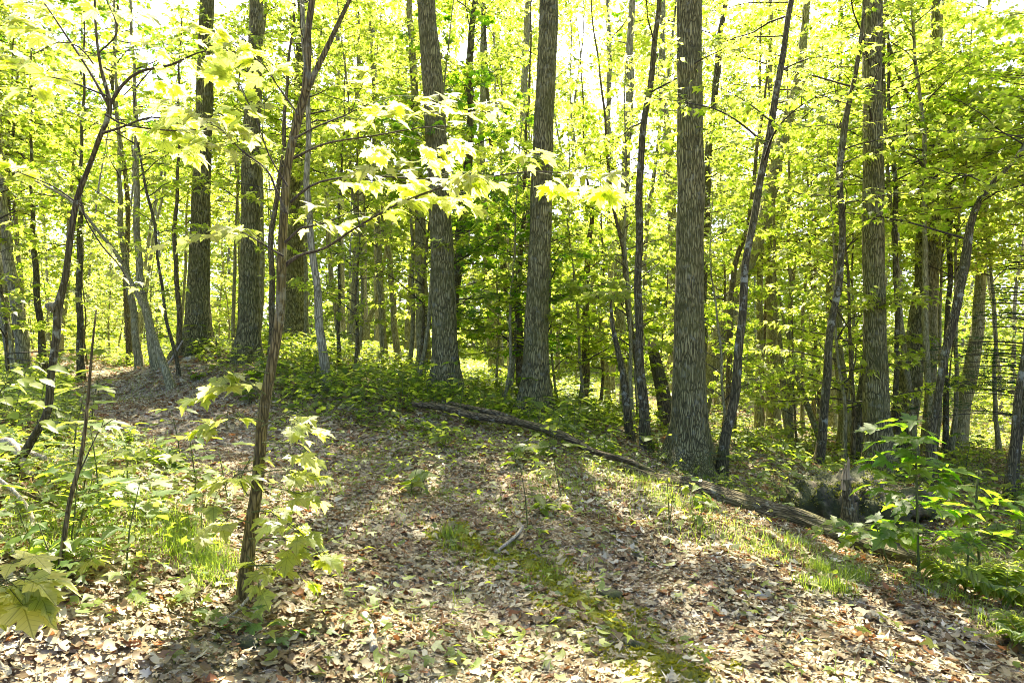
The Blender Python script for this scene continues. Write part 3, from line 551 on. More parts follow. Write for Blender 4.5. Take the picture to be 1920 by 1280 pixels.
for att in range(4000):
    if ntree >= 260: break
    tall = ntree < 75; near_ = ntree >= 250; Y = rg.uniform(12, 20) if tall else rg.uniform(10.5, 16) if near_ else 19 + 20 * rg.random() ** 1.1; px = rg.uniform(-330, 2250)
    if tall and px > 600: Y = rg.uniform(11.5, 15)
    if tall and 1300 < px < 1570: Y = rg.uniform(17, 20)
    if near_ and px < 1580 and px > 1000: continue
    if not tall and not near_ and 600 < px < 1200 and Y < 24: continue
    if near_: px = rg.uniform(1330, 2100) if rg.random() < .75 else rg.uniform(-150, 60)
    if 340 < px < 620 and Y < 15: continue
    if 60 < px < 430 and Y < 24 and px > 0: 
        if Y < 19: continue
    x = (px - CX) / F * Y
    if any((x - a) ** 2 + (Y - b) ** 2 < (.9 if Y < 20 else 1.2) ** 2 for a, b in placed): continue
    z = zg1(x, Y)
    if z < -4: continue
    Hm = CH - z + (CY - cap_py(px)) / F * Y
    Hm = min(Hm, 19) * rg.uniform(.55, 1.05)
    if not tall: Hm = min(Hm, rg.uniform(2.2, 6.0) * (1 if px < 1100 else .8))
    elif rg.random() < .15: Hm = min(Hm, rg.uniform(3, 6))
    if Hm < 1.6: continue
    cls = 's' if Hm < 4.3 else 'm' if Hm < 7.6 else 'l' if Hm < 12 else 'x'
    base = dict(s=3.2, m=6, l=10, x=14)[cls]; pr_ = protos[cls][rg.integers(len(protos[cls]))]
    zn = [q for q in zones if q[0] <= px < q[1]]; zn = zn[0][2] if zn else 'far left above the path'
    size = dict(s='low', m='young', l='slender', x='tall')[cls]
    dist = 'near ' if Y < 18 else 'farther ' if Y < 28 else 'distant '
    place(pr_, (x, Y, z), rg.uniform(0, 6.28), Hm / base * (1.0 if cls != 's' else 1.1), f'{size} {dist}maple {zn}', f'{size} {dist}maples {zn}', Hm / base)
    placed.append((x, Y)); ntree += 1
npole = 0
for att in range(900):
    if npole >= 60: break
    Y = 17 + 20 * rg.random(); px = rg.uniform(-150, 2080); x = (px - CX) / F * Y
    if any((x - a) ** 2 + (Y - b) ** 2 < .5 for a, b in placed): continue
    zn = [q for q in zones if q[0] <= px < q[1]]; zn = zn[0][2] if zn else 'far left above the path'
    place(protos['p'][rg.integers(4)], (x, Y, zg1(x, Y)), rg.uniform(0, 6.28), rg.uniform(.8, 1.3), f'thin pale pole-like tree {zn}', f'pale pole trees {zn}', rg.uniform(.8, 1.2)); placed.append((x, Y)); npole += 1
byl = {}
for o_ in C.objects:
    if o_.get('label') and o_.name.startswith(('young_maple', 'slender_maple', 'pole_tree')) and o_.parent is None and o_['label'] != 'x': byl.setdefault(o_['label'], []).append(o_)
ORD = 'first second third fourth fifth sixth seventh eighth ninth tenth eleventh twelfth thirteenth fourteenth fifteenth sixteenth seventeenth eighteenth nineteenth twentieth twenty-first twenty-second twenty-third twenty-fourth twenty-fifth twenty-sixth twenty-seventh twenty-eighth twenty-ninth thirtieth thirty-first thirty-second thirty-third thirty-fourth thirty-fifth'.split()
for lab_, os_ in byl.items():
    os_.sort(key=lambda q: q.location.x / q.location.y)
    if len(os_) == 1: continue
    for i_, q in enumerate(os_): q['label'] = lab_ + (', leftmost' if i_ == 0 else ', rightmost' if i_ == len(os_) - 1 else f', {ORD[min(i_, 34)]} from the left')
print('filler trees', ntree)

# far forest seen as one mass
acc = Acc(); rg = np.random.default_rng(5); n = 330000
yy = rg.uniform(42, 50, n); px = rg.uniform(-500, 2450, n); xx = (px - CX) / F * yy; zz0 = zg(xx, yy)
# lumpy mass: keep leaf clumps where the layered noise is high
top = CH + (CY - np.interp(px, [-500, 560, 660, 780, 1000, 1240, 1420, 1560, 1700, 2500], [200, 240, 360, 330, 400, 440, 460, 430, 300, 240])) / F * yy
hh = rg.random(n) ** 1.15; zz = zz0 + hh * (top - zz0)
nz = np.sin(xx * .9 + 2 * np.sin(zz * .8)) + np.sin(zz * 1.4 + xx * .5 + yy * .3) + np.sin(yy * .7 + xx * 1.3)
k = nz > -1.3; ang = rg.uniform(0, 6.28, n)
dv = np.column_stack([np.cos(ang), np.sin(ang), rg.normal(0, .3, n)])
put(acc, T_kite, np.column_stack([xx, yy, zz])[k], dv[k], rg.uniform(.22, .42, k.sum()), rg, (-.2, .5), .5, 0)
n = 260000; yy = rg.uniform(44, 52, n); px = rg.uniform(560, 1800, n); xx = (px - CX) / F * yy; zlo = CH + (CY - 470) / F * yy; zz = zlo + rg.random(n) ** 1.1 * (CH + (CY + 60) / F * yy - zlo)
nz = np.sin(xx * .7 + 2.2 * np.sin(zz * .5 + yy * .2)) + np.sin(zz * 1.1 + xx * .4 + 1.5 * np.sin(xx * 1.3)) + .8 * np.sin(xx * 2.7 + zz * 1.9) - .5 * np.exp(-((px - 1090) / 120) ** 2) - .7 * np.exp(-((px - 1480) / 90) ** 2)
k = nz > .35; ang = rg.uniform(0, 6.28, n); dv = np.column_stack([np.cos(ang), np.sin(ang), rg.normal(0, .3, n)])
put(acc, T_mid, np.column_stack([xx, yy, zz])[k], dv[k], rg.uniform(.2, .36, k.sum()), rg, (-.1, .9), .5, 0)
o = acc.obj('distant_forest', [M_leaf]); o['kind'] = 'stuff'; o['label'] = 'mass of distant sunlit forest foliage'

# ---------------------------------------------------------------- foreground saplings
LV = 2.0
def branch_part(parent, o, pl, Y, leaves, T, ls, barkm=M_twig, leafm=M_leaf, ns=6, seed=1, twn=None, up=.0, spread=.36, droop=(.1, .85), name='branch'):
    """pl: (px, py, width[, dY]); leaves along twigs off the branch"""
    rg = np.random.default_rng(seed); pts = [P(a[0], a[1], Y + (a[3] if len(a) > 3 else 0)) for a in pl]; rad = [a[2] / F * Y / 2 for a in pl]
    p, r = curve(pts, rad, .05, .004, seed); acc = Acc(); tube(acc, p, r, ns, 0)
    b = acc.obj(name, [barkm], parent, o)
    if leaves:
        acc = Acc(); PP, DD = [], []
        nt_ = twn or max(3, leaves // 5)
        for j in range(nt_):
            u = .3 + .7 * (j + rg.random()) / nt_; i = min(int(u * (len(p) - 1)), len(p) - 2); d = unit(p[i + 1] - p[i])
            lat = unit(np.cross(d, [0, 0, 1])) * (1 if j % 2 else -1); dd = unit(d * .6 + lat * rg.uniform(.5, 1.1) + np.array([0, 0, rg.normal(up, .15)]))
            ln = spread * rg.uniform(.5, 1.3); e = p[i] + dd * ln; mid_ = p[i] + dd * ln * .5 + np.array([0, 0, .03])
            tube(acc, np.array([p[i], mid_, e]), np.array([.0028, .002, .0012]), 4, 0)
            m = max(1, int(LV * leaves / nt_ * rg.uniform(.6, 1.4)))
            t_ = np.sqrt(rg.random(m)); q = p[i] + (e - p[i]) * t_[:, None]; an = rg.uniform(-1.6, 1.6, m); la = unit(np.cross(dd, [0, 0, 1]))
            ld = dd[None] * np.cos(an)[:, None] + la[None] * np.sin(an)[:, None]
            st = ls * rg.uniform(.5, .9, m)[:, None]; tip = q + unit(ld) * st * .8 + np.array([0, 0, -.2]) * st
            for a_, b_ in zip(q, tip): tube(acc, np.array([a_, (a_ + b_) / 2 + (0, 0, .008), b_]), np.array([.0012, .001, .001]), 3, 0, cap=False)
            PP.append(tip); DD.append(ld)
        PP = np.vstack(PP); DD = np.vstack(DD)
        put(acc, T, PP, DD, ls * rg.uniform(.7, 1.15, len(PP)), rg, droop, .3, 1, stalk=0)
        acc.obj('leaves', [M_stem, leafm], b).parent = b; 
        lo = [c for c in bpy.data.objects if c.parent == b][-1]; lo.location = -np.array(o)
    return b

# A: forked mossy maple in front
t, p, r, o = tree('sapling_maple', 'mossy forked young maple in front with leafy shoots low on its stem', 'tree',
   [(466,1150,38),(463,1080,32),(466,1000,30),(478,900,29),(492,780,28),(508,680,27),(521,590,26),(528,500,25),(538,400,24),(546,290,23),(560,215,24),(573,160,24),(578,60,17),(586,-10,16)],
   3.75, M_barkb, 5.2, None, ns=24, rough=.12, flare=.35, wob=.022, step=.04)
A = t; Ao = o
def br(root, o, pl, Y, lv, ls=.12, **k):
    return branch_part(root, o, [(a[0], a[1], a[2] * .72) for a in pl], Y, lv, T_maple, ls * .8, **dict(dict(leafm=M_leaf_sunlit), **k))
br(A, Ao, [(574,170,18),(588,140,15),(608,100,14),(632,50,12),(654,4,10),(670,-30,9)], 3.75, 0, barkm=M_barkb, ns=12)
br(A, Ao, [(530,502,12),(560,480,9),(610,465,7),(660,432,6),(740,385,5),(830,350,4),(900,335,4),(1000,322,3),(1120,330,2)], 3.75, 46, seed=11, ls=.125)
br(A, Ao, [(545,380,8),(580,350,6),(625,335,5),(700,330,4),(780,335,4),(860,340,3)], 3.7, 40, seed=12)
br(A, Ao, [(533,455,8),(560,430,6),(575,425,5),(600,420,4),(640,405,3)], 3.7, 12, seed=13)
br(A, Ao, [(536,400,8),(515,350,6),(500,318,5),(450,280,4),(410,240,3),(330,215,2)], 3.7, 30, seed=14)
br(A, Ao, [(545,300,7),(610,270,5),(700,255,4),(790,240,3),(880,235,2)], 3.8, 34, seed=15)
br(A, Ao, [(552,260,6),(600,235,4),(640,220,3),(700,190,2)], 3.6, 14, seed=16)
br(A, Ao, [(540,350,5),(505,290,4),(480,220,3),(440,150,2)], 3.6, 20, seed=17)
br(A, Ao, [(560,215,6),(520,160,4),(480,110,3),(400,90,2)], 3.7, 22, seed=18)
br(A, Ao, [(530,480,6),(480,450,4),(440,430,3),(400,425,2)], 3.5, 10, seed=19)
low = [((505,700),(440,690),(380,740),8),((498,740),(470,720),(440,715),7),((495,790),(450,780),(400,800),9),((490,800),(540,780),(585,810),8),((490,830),(540,830),(570,850),5),
       ((480,880),(440,890),(415,920),9),((478,890),(530,880),(590,900),8),((476,920),(520,915),(580,930),6),((470,980),(430,970),(410,990),8),((472,960),(510,960),(560,1000),9),
       ((466,1010),(530,1010),(600,1040),12),((468,990),(540,980),(620,1060),8),((462,1040),(480,1060),(500,1080),9),((465,1060),(520,1060),(560,1075),8),((466,930),(450,900),(470,860),7)]
for i, (a, b, c, n) in enumerate(low):
    br(A, Ao, [(*a, 4), (*b, 3), (*c, 2)], 3.65, n, seed=40 + i, ls=.115, twn=3, spread=.12, barkm=M_stem)

# B: crooked maple at left
B, p, r, o = tree('sapling_maple', 'crooked maple leaning right with pale blotchy foot at the left', 'tree',
   [(40,845,19),(60,820,19),(88,770,20),(96,700,20),(105,630,20),(108,575,22),(122,520,16),(135,440,15),(148,370,14),(165,320,12),(185,260,12),(205,200,13),(188,120,8),(178,40,6),(176,-10,5)],
   4.6, M_blotch, None, None, ns=20, rough=.16, flare=.3, wob=.01, step=.04)
Bo = o
br(B, Bo, [(204,200,10),(230,160,8),(262,135,7),(320,122,6),(370,100,4),(420,90,3)], 4.6, 34, seed=21, ls=.13)
br(B, Bo, [(205,200,9),(165,130,6),(120,60,5),(80,0,4),(60,-30,3)], 4.6, 30, seed=22, ls=.13)
br(B, Bo, [(192,250,8),(225,240,6),(285,220,4),(340,230,3)], 4.5, 18, seed=23, ls=.14)
br(B, Bo, [(198,215,7),(240,235,5),(330,245,4),(400,240,3),(450,250,2)], 4.4, 22, seed=24, ls=.14)
br(B, Bo, [(150,370,5),(160,410,4),(190,460,4),(225,500,4),(245,540,3)], 4.7, 6, seed=25, ls=.10)
br(B, Bo, [(150,385,5),(100,350,4),(40,325,3),(-20,300,2)], 4.6, 14, seed=26, ls=.12)
br(B, Bo, [(175,120,5),(150,90,4),(110,80,3),(50,110,2)], 4.5, 16, seed=27, ls=.14)
br(B, Bo, [(185,100,5),(220,60,4),(200,0,3)], 4.5, 14, seed=28, ls=.14)
br(B, Bo, [(200,180,5),(120,150,4),(60,140,3),(20,130,2)], 4.4, 22, seed=29, ls=.14)
acc = Acc(); q = P(108, 578, 4.6); tube(acc, np.array([q, q + (-.045, -.01, .015), q + (-.075, -.01, .02)]), np.array([.045, .032, .012]), 10, 0); acc.obj('branch_stub', [M_barkb], B, Bo)

# C: thin sapling in front at left
Cc, p, r, o = tree('sapling_maple', 'finger-thin sapling rising from leaves at the lower left', 'tree',
   [(100,1110,14),(112,1040,13),(130,950,12),(148,880,12),(158,820,10),(165,740,8),(172,650,6),(180,580,4)], 3.5, M_barkb, None, None, ns=10, rough=.1, flare=.2, wob=.004, step=.04)
br(Cc, o, [(108,1060,4),(150,1050,3),(190,1040,2)], 3.5, 5, seed=31, ls=.08, twn=2, spread=.08)
br(Cc, o, [(150,880,4),(190,800,3),(230,780,2)], 3.5, 4, seed=32, ls=.08, twn=2, spread=.08)

# ---------------------------------------------------------------- log, fallen branches, rocks
def lying(name, label, cat, pl, m, ns=10, rough=.12, lift=.5, group=None, step=.06, seed=3, buried=False):
    pts = []; rad = []
    for px, py, w_, Y in pl:
        q = P(px, py, Y); z = zg1(q[0], q[1]); rr_ = w_ / F * Y / 2; pts.append(np.array([q[0], q[1], max(z + rr_ * lift, q[2] if not buried else -9)])); rad.append(rr_)
    p, r = curve(pts, rad, step, .006, seed); o = p[0].copy(); acc = Acc(); tube(acc, p, r, ns, 0, rough=rough, seed=seed)
    ob = acc.obj(name, [m], None, o); tag(ob, label, cat, group); return ob, p, r
lg, p, r = lying('fallen_log', 'long thick fallen log lying diagonally in front of the mossy boulder', 'log',
   [(1170,885,13,7.4),(1240,905,20,7.1),(1300,926,25,6.8),(1400,960,30,6.5),(1500,994,34,6.2),(1600,1026,35,5.9),(1720,1062,34,5.6)], M_log, 22, .3, 1.2)
lying('fallen_branch', 'thin mossy fallen branch sweeping down the bank towards the log', 'branch',
   [(775,778,10,9.2),(830,790,15,9.0),(890,805,14,8.6),(980,822,13,8.3),(1050,840,15,8.0),(1110,858,13,7.7),(1180,880,12,7.4),(1230,905,9,7.2)], M_log, 10, .15, 4)
lying('fallen_branch', 'bent forked dead branch above the thin mossy one on the bank', 'branch', [(830,778,8,9.4),(880,795,11,9.1),(930,808,13,8.8),(990,822,9,8.6)], M_log, 8, .15, 5)
lying('fallen_branch', 'dark dead bough curling on the bank below the pale olive stem', 'branch', [(592,715,6,10.5),(598,740,8,10.2),(618,752,9,10),(650,760,7,9.8),(690,758,4,9.8)], M_barkm, 8, .15, 2)
lying('stick', 'short pale stick lying upright in the picture among bright leaves', 'stick', [(684,1165,14,3.75),(692,1200,15,3.6),(702,1250,16,3.35)], M_stick, 8, .12, 1.2)
lying('stick', 'grey curved twig in the shaded middle of the slope', 'stick', [(928,1035,5,4.9),(955,1015,7,5.0),(975,995,7,5.15),(980,985,5,5.2)], M_stick, 6, .1, 1.2)
lying('stick', 'slim dark stick crossing the moss strip', 'stick', [(1128,1195,5,3.75),(1165,1200,7,3.7),(1200,1218,6,3.6)], M_barkb, 6, .1, 1.2)
lying('stick', 'long grey stick sloping below the mossy forked maple', 'stick', [(380,1190,5,3.5),(430,1160,6,3.55),(500,1080,6,3.7)], M_stick, 6, .1, 2)
lying('stick', 'pale leaning twig on the bank crest by the massive dark trunk', 'stick', [(312,688,4,11.8),(325,668,4,11.8),(343,638,3,11.8)], M_stick, 5, .1, 1)
lying('dead_branch', 'bleached bare branch arching down at the left edge', 'branch', [(-20,885,7,3.9),(20,915,7,3.9),(48,945,7,3.85),(62,975,8,3.8),(58,1010,8,3.7),(58,1038,8,3.6)], M_stick, 8, .12, .5)
lying('dead_branch', 'short bleached twig drooping near the lower left edge', 'branch', [(0,1000,6,3.6),(18,1022,6,3.55),(35,1048,7,3.5)], M_stick, 7, .12, .5)
lying('dead_branch', 'gnarled pale root-like branch at the foot of the crooked maple', 'branch', [(-30,850,14,4.7),(10,828,18,4.7),(25,835,16,4.65),(42,862,14,4.6),(58,890,12,4.5)], M_stick, 9, .2, .6)
lying('dead_branch', 'pale forked branch beside the crooked maple foot', 'branch', [(-20,862,10,4.8),(30,835,12,4.75),(60,850,11,4.7),(85,858,9,4.6)], M_stick, 8, .2, .6)
lying('dead_branch', 'thin dark branch lying across the grass at the left', 'branch', [(0,900,5,4.2),(60,930,6,4.1),(100,945,5,4.1),(150,975,4,4.0)], M_barkb, 6, .1, 1.5)

def rock(name, label, c, s, seed, m=M_rock, sub=28):
    rg = np.random.default_rng(seed); th = np.linspace(0, math.pi, sub); ph = np.linspace(0, 2 * math.pi, sub * 2, endpoint=False)
    T_, PH = np.meshgrid(th, ph, indexing='ij'); d = np.stack([np.sin(T_) * np.cos(PH), np.sin(T_) * np.sin(PH), np.cos(T_)], -1)
    rr_ = np.ones(T_.shape)
    for k in range(14):
        v = unit(rg.normal(0, 1, 3)); o_ = rg.uniform(.55, .95); dd = d @ v; rr_ = np.minimum(rr_, np.where(dd > .05, o_ / np.maximum(dd, .05), 9))
    for k in range(10):
        v = rg.normal(0, 1, 3) * (2 + 2 * k); rr_ = rr_ + .10 / (1 + k * .35) * np.sin(d @ v + rg.uniform(0, 6))
    V = d * rr_[..., None] * np.array(s); ny, nx = T_.shape; i = np.arange(ny - 1)[:, None] * nx; j = np.arange(nx)[None]; k = (j + 1) % nx
    acc = Acc(); acc.add(V.reshape(-1, 3), np.stack([i + j, i + nx + j, i + nx + k, i + k], -1).reshape(-1, 4)); ob = acc.obj(name, [m]); ob.location = c; tag(ob, label, 'rock'); return ob
c = P(1592, 978, 7.0); rock('boulder', 'big dark mossy boulder behind the fallen log', c, (.64, .5, .56), 4)

c = P(1705, 950, 8.2); rock('boulder', 'smaller mossy rock at the foot of the boulder tree', (c[0], c[1], zg1(c[0], c[1]) + .05), (.35, .3, .25), 9)
def flat(name, lab, px, py, Y, s, seed):
    q = P(px, py, Y); ob = rock(name, lab, (q[0], q[1], zg1(q[0], q[1]) + .0), s, seed, M_rock); return ob
flat('path_stone', 'flat pale stone half buried beside the moss strip, the higher one', 1140, 1112, 4.3, (.11, .09, .05), 5)
flat('path_stone', 'flat pale stone at the edge of the moss strip, the lower one', 1180, 1215, 3.6, (.11, .09, .04), 6)
flat('path_stone', 'small mossy stone near the lower left corner', 455, 1235, 3.3, (.09, .07, .05), 7)
jag_stump('broken_snag', 'short mossy broken trunk standing in front of the boulder', [(1592,1000,40),(1593,970,27),(1592,940,20),(1589,915,15),(1587,898,16)], 6.45, M_barkm)

BO = [o_ for o_ in C.objects if o_.name == 'boulder'][0]; vv = np.array([v.co[:] for v in BO.data.vertices]); vn = unit(vv / np.array([.6, .5, .52]) ** 2)
rg = np.random.default_rng(55); ii = rg.integers(0, len(vv), 16000); nz_ = np.sin(vv[ii, 0] * 9 + 2 * np.sin(vv[ii, 2] * 11)) + np.sin(vv[ii, 1] * 10 + vv[ii, 2] * 7); ii = ii[(vn[ii, 2] > -.2) & (nz_ > -.7)]
jit = rg.normal(0, .018, (len(ii), 3)); acc = Acc()
put(acc, T_kite, vv[ii] * .992 + jit - vn[ii] * (jit * vn[ii]).sum(1)[:, None], vn[ii] + rg.normal(0, .6, (len(ii), 3)), rg.uniform(.012, .03, len(ii)), rg, (0, .2), .4, 0)
acc.obj('moss_cover', [M_moss], BO)
# ---------------------------------------------------------------- forest floor: litter
def floor_pts(n, y0, y1, rg, mg=1.0):
    y = np.sqrt(rg.uniform(y0 ** 2, y1 ** 2, n)); x = rg.uniform(-1, 1, n) * (.78 * y + mg); return x, y
def lmesh(seed, k=11):
    rg = np.random.default_rng(seed); a = np.linspace(0, 2 * math.pi, k, endpoint=False); rr_ = .5 * (1 + rg.uniform(-.34, .3, k)); rr_[0] *= 1.45
    v = np.column_stack([np.sin(a) * rr_ * rg.uniform(.45, .9), .5 + np.cos(a) * rr_, np.zeros(k)]); c = np.array([[0, .5, 0]]); v = np.vstack([c, v])
    v[:, 2] = .75 * rg.uniform(.2, 1) * v[:, 0] ** 2 * 2 + .3 * rg.uniform(-1, 1) * (v[:, 1] - .5) ** 2 * 2 + rg.normal(0, .035, k + 1)
    return v, np.array([(0, 1 + i, 1 + (i + 1) % k) for i in range(k)])
LT = [lmesh(i) for i in range(14)] + [T_maple2, T_oval, T_maple]
def slope_up(x, y):
    e = .05; return unit(np.column_stack([-(zg(x + e, y) - zg(x - e, y)) / (2 * e), -(zg(x, y + e) - zg(x, y - e)) / (2 * e), np.ones(len(x))]))
acc = Acc(); rg = np.random.default_rng(77)
for n, y0, y1, s0, s1 in ((80000, 1.8, 7, .008, .022), (52000, 1.8, 6, .02, .062), (80000, 6, 12, .024, .065), (52000, 12, 24, .05, .10)):
    x, y = floor_pts(n, y0, y1, rg); mw = moss_w(x, y); pn = .5 + .5 * np.sin(x * 2.3 + 2.2 * np.sin(y * 1.7)) * np.sin(y * 3.1 + 1.9 * np.sin(x * 2.9)); keep = (rg.random(n) > mw * .93) & ((rg.random(n) < .45 + .75 * pn) | (s1 < .03)); x, y = x[keep], y[keep]; n = len(x)
    z = zg(x, y) + rg.uniform(.004, .028, n); up = slope_up(x, y); which = rg.integers(0, len(LT), n)
    a = rg.uniform(0, 6.28, n); d = np.column_stack([np.cos(a), np.sin(a), np.zeros(n)])
    d = d - up * (d * up).sum(1)[:, None]; pn = .5 + .5 * np.sin(x * 3.1 + 2 * np.sin(y * 2.3)) * np.sin(y * 2.7 + 1.5 * np.sin(x * 1.9)); rn = np.clip(rg.random(n) ** 1.25 * (.72 + .45 * pn), 0, 1)
    tilt = np.where(rg.random(n) < .12, .9, .28)
    for k in range(len(LT)):
        m = which == k
        u2 = unit(up[m] + rg.normal(0, 1, (m.sum(), 3)) * tilt[m][:, None] * .6)
        put(acc, LT[k], np.column_stack([x, y, z])[m], d[m], (s0 + (s1 - s0) * rg.random(m.sum()) ** 1.8 * 1.25), rg, (-.25, .15), .05, 0, rn[m], u2, 0)
lt = acc.obj('leaf_litter', [M_litter]); lt['kind'] = 'stuff'; lt['label'] = 'dry fallen leaves covering the forest floor'
# fine twigs among the litter
acc = Acc(); rg = np.random.default_rng(78); x, y = floor_pts(700, 2, 10, rg)
for a, b in zip(x, y):
    th = rg.uniform(0, 6.28); l = rg.uniform(.06, .3); q = np.array([[a, b], [a + math.cos(th) * l / 2, b + math.sin(th) * l / 2], [a + math.cos(th + .3) * l, b + math.sin(th + .3) * l]])
    tube(acc, np.column_stack([q, zg(q[:, 0], q[:, 1]) + .03]), np.array([.004, .003, .0015]) * rg.uniform(.5, 1.2), 4, 0)
o = acc.obj('twig_litter', [M_stick]); o['kind'] = 'stuff'; o['label'] = 'small twigs scattered through the dry leaves'

# ---------------------------------------------------------------- low plants
LOGL = np.array([P(a, b, c)[:2] for a, b, c in [(775,778,9.2),(890,805,8.6),(980,822,8.3),(1050,840,8.0),(1110,858,7.7),(1180,880,7.4),(1240,905,7.1),(1300,926,6.8),(1400,960,6.5),(1500,994,6.2),(1600,1026,5.9),(1720,1062,5.6)]])
def log_d(x, y):
    d = np.full(np.shape(x), 9.)
    for a, b in zip(LOGL[:-1], LOGL[1:]):
        ab = b - a; t = np.clip(((x - a[0]) * ab[0] + (y + .18 - a[1]) * ab[1]) / (ab @ ab), 0, 1); d = np.minimum(d, np.hypot(x - a[0] - t * ab[0], y + .18 - a[1] - t * ab[1]))
    return d
def path_d(x, y):
    d = np.full(np.shape(x), 99.)
    for a in pc[::4, :2]: d = np.minimum(d, np.hypot(x - a[0], y - a[1]))
    return d
def veg_w(x, y):
    """how thickly herbs grow: bank on the left, crest and slope along the fallen branch, floor on the far right"""
    px = CX + F * x / y; left = sm(520, 250, px) * sm(2.6, 3.8, y) * (path_d(x, y) > 1.0); crest_y = np.interp(px, [430, 700, 1000, 1300, 1700, 2200], [10.0, 7.9, 6.7, 6.6, 6.0, 5.2])
    right = sm(-.6, 1.0, y - crest_y) * (px > 480)
    return np.maximum(np.clip(left + right, 0, 1) * (path_d(x, y) > .85), .24 * (px > 480)) * sm(.12, .42, log_d(x, y))
def plant_proto(kind, seed):
    rg = np.random.default_rng(seed); t = thing(*dict(maple=('maple_seedling', 'x', 'seedling'), herb=('wild_herb', 'x', 'plant'))[kind], (0, 0, 0))
    st = Acc(); lf = Acc()
    if kind == 'maple':
        h = rg.uniform(.16, .42); a = rg.uniform(0, 6.28); top_ = np.array([math.cos(a) * .05, math.sin(a) * .05, h])
        tube(st, np.array([(0, 0, -.02), top_ * .5 + (0.01, 0, 0), top_]), np.array([.004, .003, .0015]), 5)
        for k, f in enumerate(np.linspace(.55, 1, rg.integers(2, 4))):
            m = rg.integers(2, 4) * (1 + int(k == 2)); a0 = rg.uniform(0, 6.28); q = np.tile(top_ * f, (m, 1)); an = a0 + np.arange(m) / m * 6.28 + rg.normal(0, .3, m)
            d = np.column_stack([np.cos(an), np.sin(an), np.full(m, .1)]); st_l = rg.uniform(.04, .09, m)[:, None]; tip = q + d * st_l
            for a_, b_ in zip(q, tip): tube(st, np.array([a_, b_]), np.array([.0014, .001]), 3, cap=False)
            put(lf, T_maple2, tip, d, rg.uniform(.06, .125, m), rg, (0, .35), .2, 0, stalk=0)
    else:
        for s_ in range(rg.integers(2, 5)):
            h = rg.uniform(.08, .28); a = rg.uniform(0, 6.28); b = rg.normal(0, .04, 2); top_ = np.array([b[0] + math.cos(a) * .06, b[1] + math.sin(a) * .06, h])
            tube(st, np.array([(b[0], b[1], -.02), top_]), np.array([.003, .0012]), 4)
            m = rg.integers(4, 8); f = rg.uniform(.3, 1, m)[:, None]; q = np.array([b[0], b[1], 0]) * (1 - f) + top_ * f; an = rg.uniform(0, 6.28, m)
            put(lf, [T_oval, T_lance][seed % 2], q, np.column_stack([np.cos(an), np.sin(an), np.full(m, .2)]), rg.uniform(.05, .11, m), rg, (-.1, .5), .3, 0, stalk=.1)
    st.obj('stem', [M_stem], t); lf.obj('leaves', [M_herb], t); return t
PM = [plant_proto('maple', 300 + i) for i in range(7)]; PH_ = [plant_proto('herb', 400 + i) for i in range(6)]
rg = np.random.default_rng(99); nm = 0; nh = 0
LM = [((x_ - CX) / F * y_, y_, n_) for x_, y_, n_ in [(371,14,'the massive dark trunk'),(467,13,'the straight grey trunk by the path'),(553,17,'the half-hidden thick trunk'),(838,11.5,'the first central trunk'),(1003,11,'the second central trunk'),(1291,9,'the thickest trunk'),(1650,11.2,'the boulder tree'),
 (466,3.75,'the mossy forked maple'),(50,4.6,'the crooked left maple'),(100,3.5,'the finger-thin sapling'),(1592,7,'the mossy boulder'),(1250,7.1,'the thin log end'),(1700,5.6,'the thick log end'),(780,9.2,'the thin branch top'),(1050,8,'the thin fallen branch'),
 (1354,8.8,'the black spotted trunk'),(1532,10.3,'the curvy slim tree'),(1738,9.8,'the crooked dark tree'),(1895,9,'the dark stems at the right edge'),(611,10.5,'the pale olive stem'),(1207,9.5,'the wavy near-black stem'),(1095,13.5,'the slim knotty trunk'),(1180,15,'the pale grey forked tree'),(292,12,'the path-bend trunks'),(150,13,'the upright dark pole'),(35,13,'the pale trunks at the left edge'),(930,16,'the leaning brown trunks'),(720,15,'the three poles'),(1450,17,'the lakeside trunks'),(240,4.6,'the tall sunny bank seedling'),(1885,4.5,'the bright fern')]]
def near_label(x, y):
    dx, dy, nm_ = min(((x - a) ** 2 + (y - b) ** 2, x - a, y - b, n_) for a, b, n_ in LM)[1:]
    side = ('right of' if dx > 0 else 'left of') if abs(dx) > abs(dy) else ('behind' if dy > 0 else 'in front of')
    dd_ = math.hypot(dx, dy); return ('close ' if dd_ < .7 else 'well ' if dd_ > 1.6 else '') + side + ' ' + nm_
def zone_name(px, y):
    if px < 430: return 'on the grassy bank at the left' if y < 7 else 'beside the path far on the left'
    if px < 800: return 'on the shaded crest left of the fallen branch' if y > 7 else 'beside the mossy forked maple'
    if px < 1230: return 'along the thin fallen branch' if y < 11 else 'on the floor behind the central pair'
    if px < 1560: return 'around the foot of the thickest trunk' if y < 9 else 'on the sunlit floor towards the lake'
    return 'around the mossy boulder and log' if y < 9 else 'on the floor at the far right'
while nm < 270 or nh < 220:
    x, y = floor_pts(1, 2.9, 17, rg, .3); px = CX + F * x[0] / y[0]
    if not (-60 < px < 1980) or (y[0] < 5 and px > 500): continue
    if rg.random() > veg_w(x, y)[0] * .97 + .03 or (px > 1250 and y[0] > 8 and rg.random() < .45): continue
    if nm < 270 and (nh >= 220 or rg.random() < .6): pr_, gname, nm = PM[rg.integers(7)], 'maple seedling', nm + 1
    else: pr_, gname, nh = PH_[rg.integers(6)], 'leafy herb', nh + 1
    zn = zone_name(px, y[0]); s = rg.uniform(1.0, 1.9)
    place(pr_, (x[0], y[0], zg1(x[0], y[0])), rg.uniform(0, 6.28), s, f"{'tiny' if s < 1.25 else 'knee-high' if s > 1.6 else 'small'} green {gname} {near_label(x[0], y[0])}", f'{gname}s {near_label(x[0], y[0])}')
byl = {}
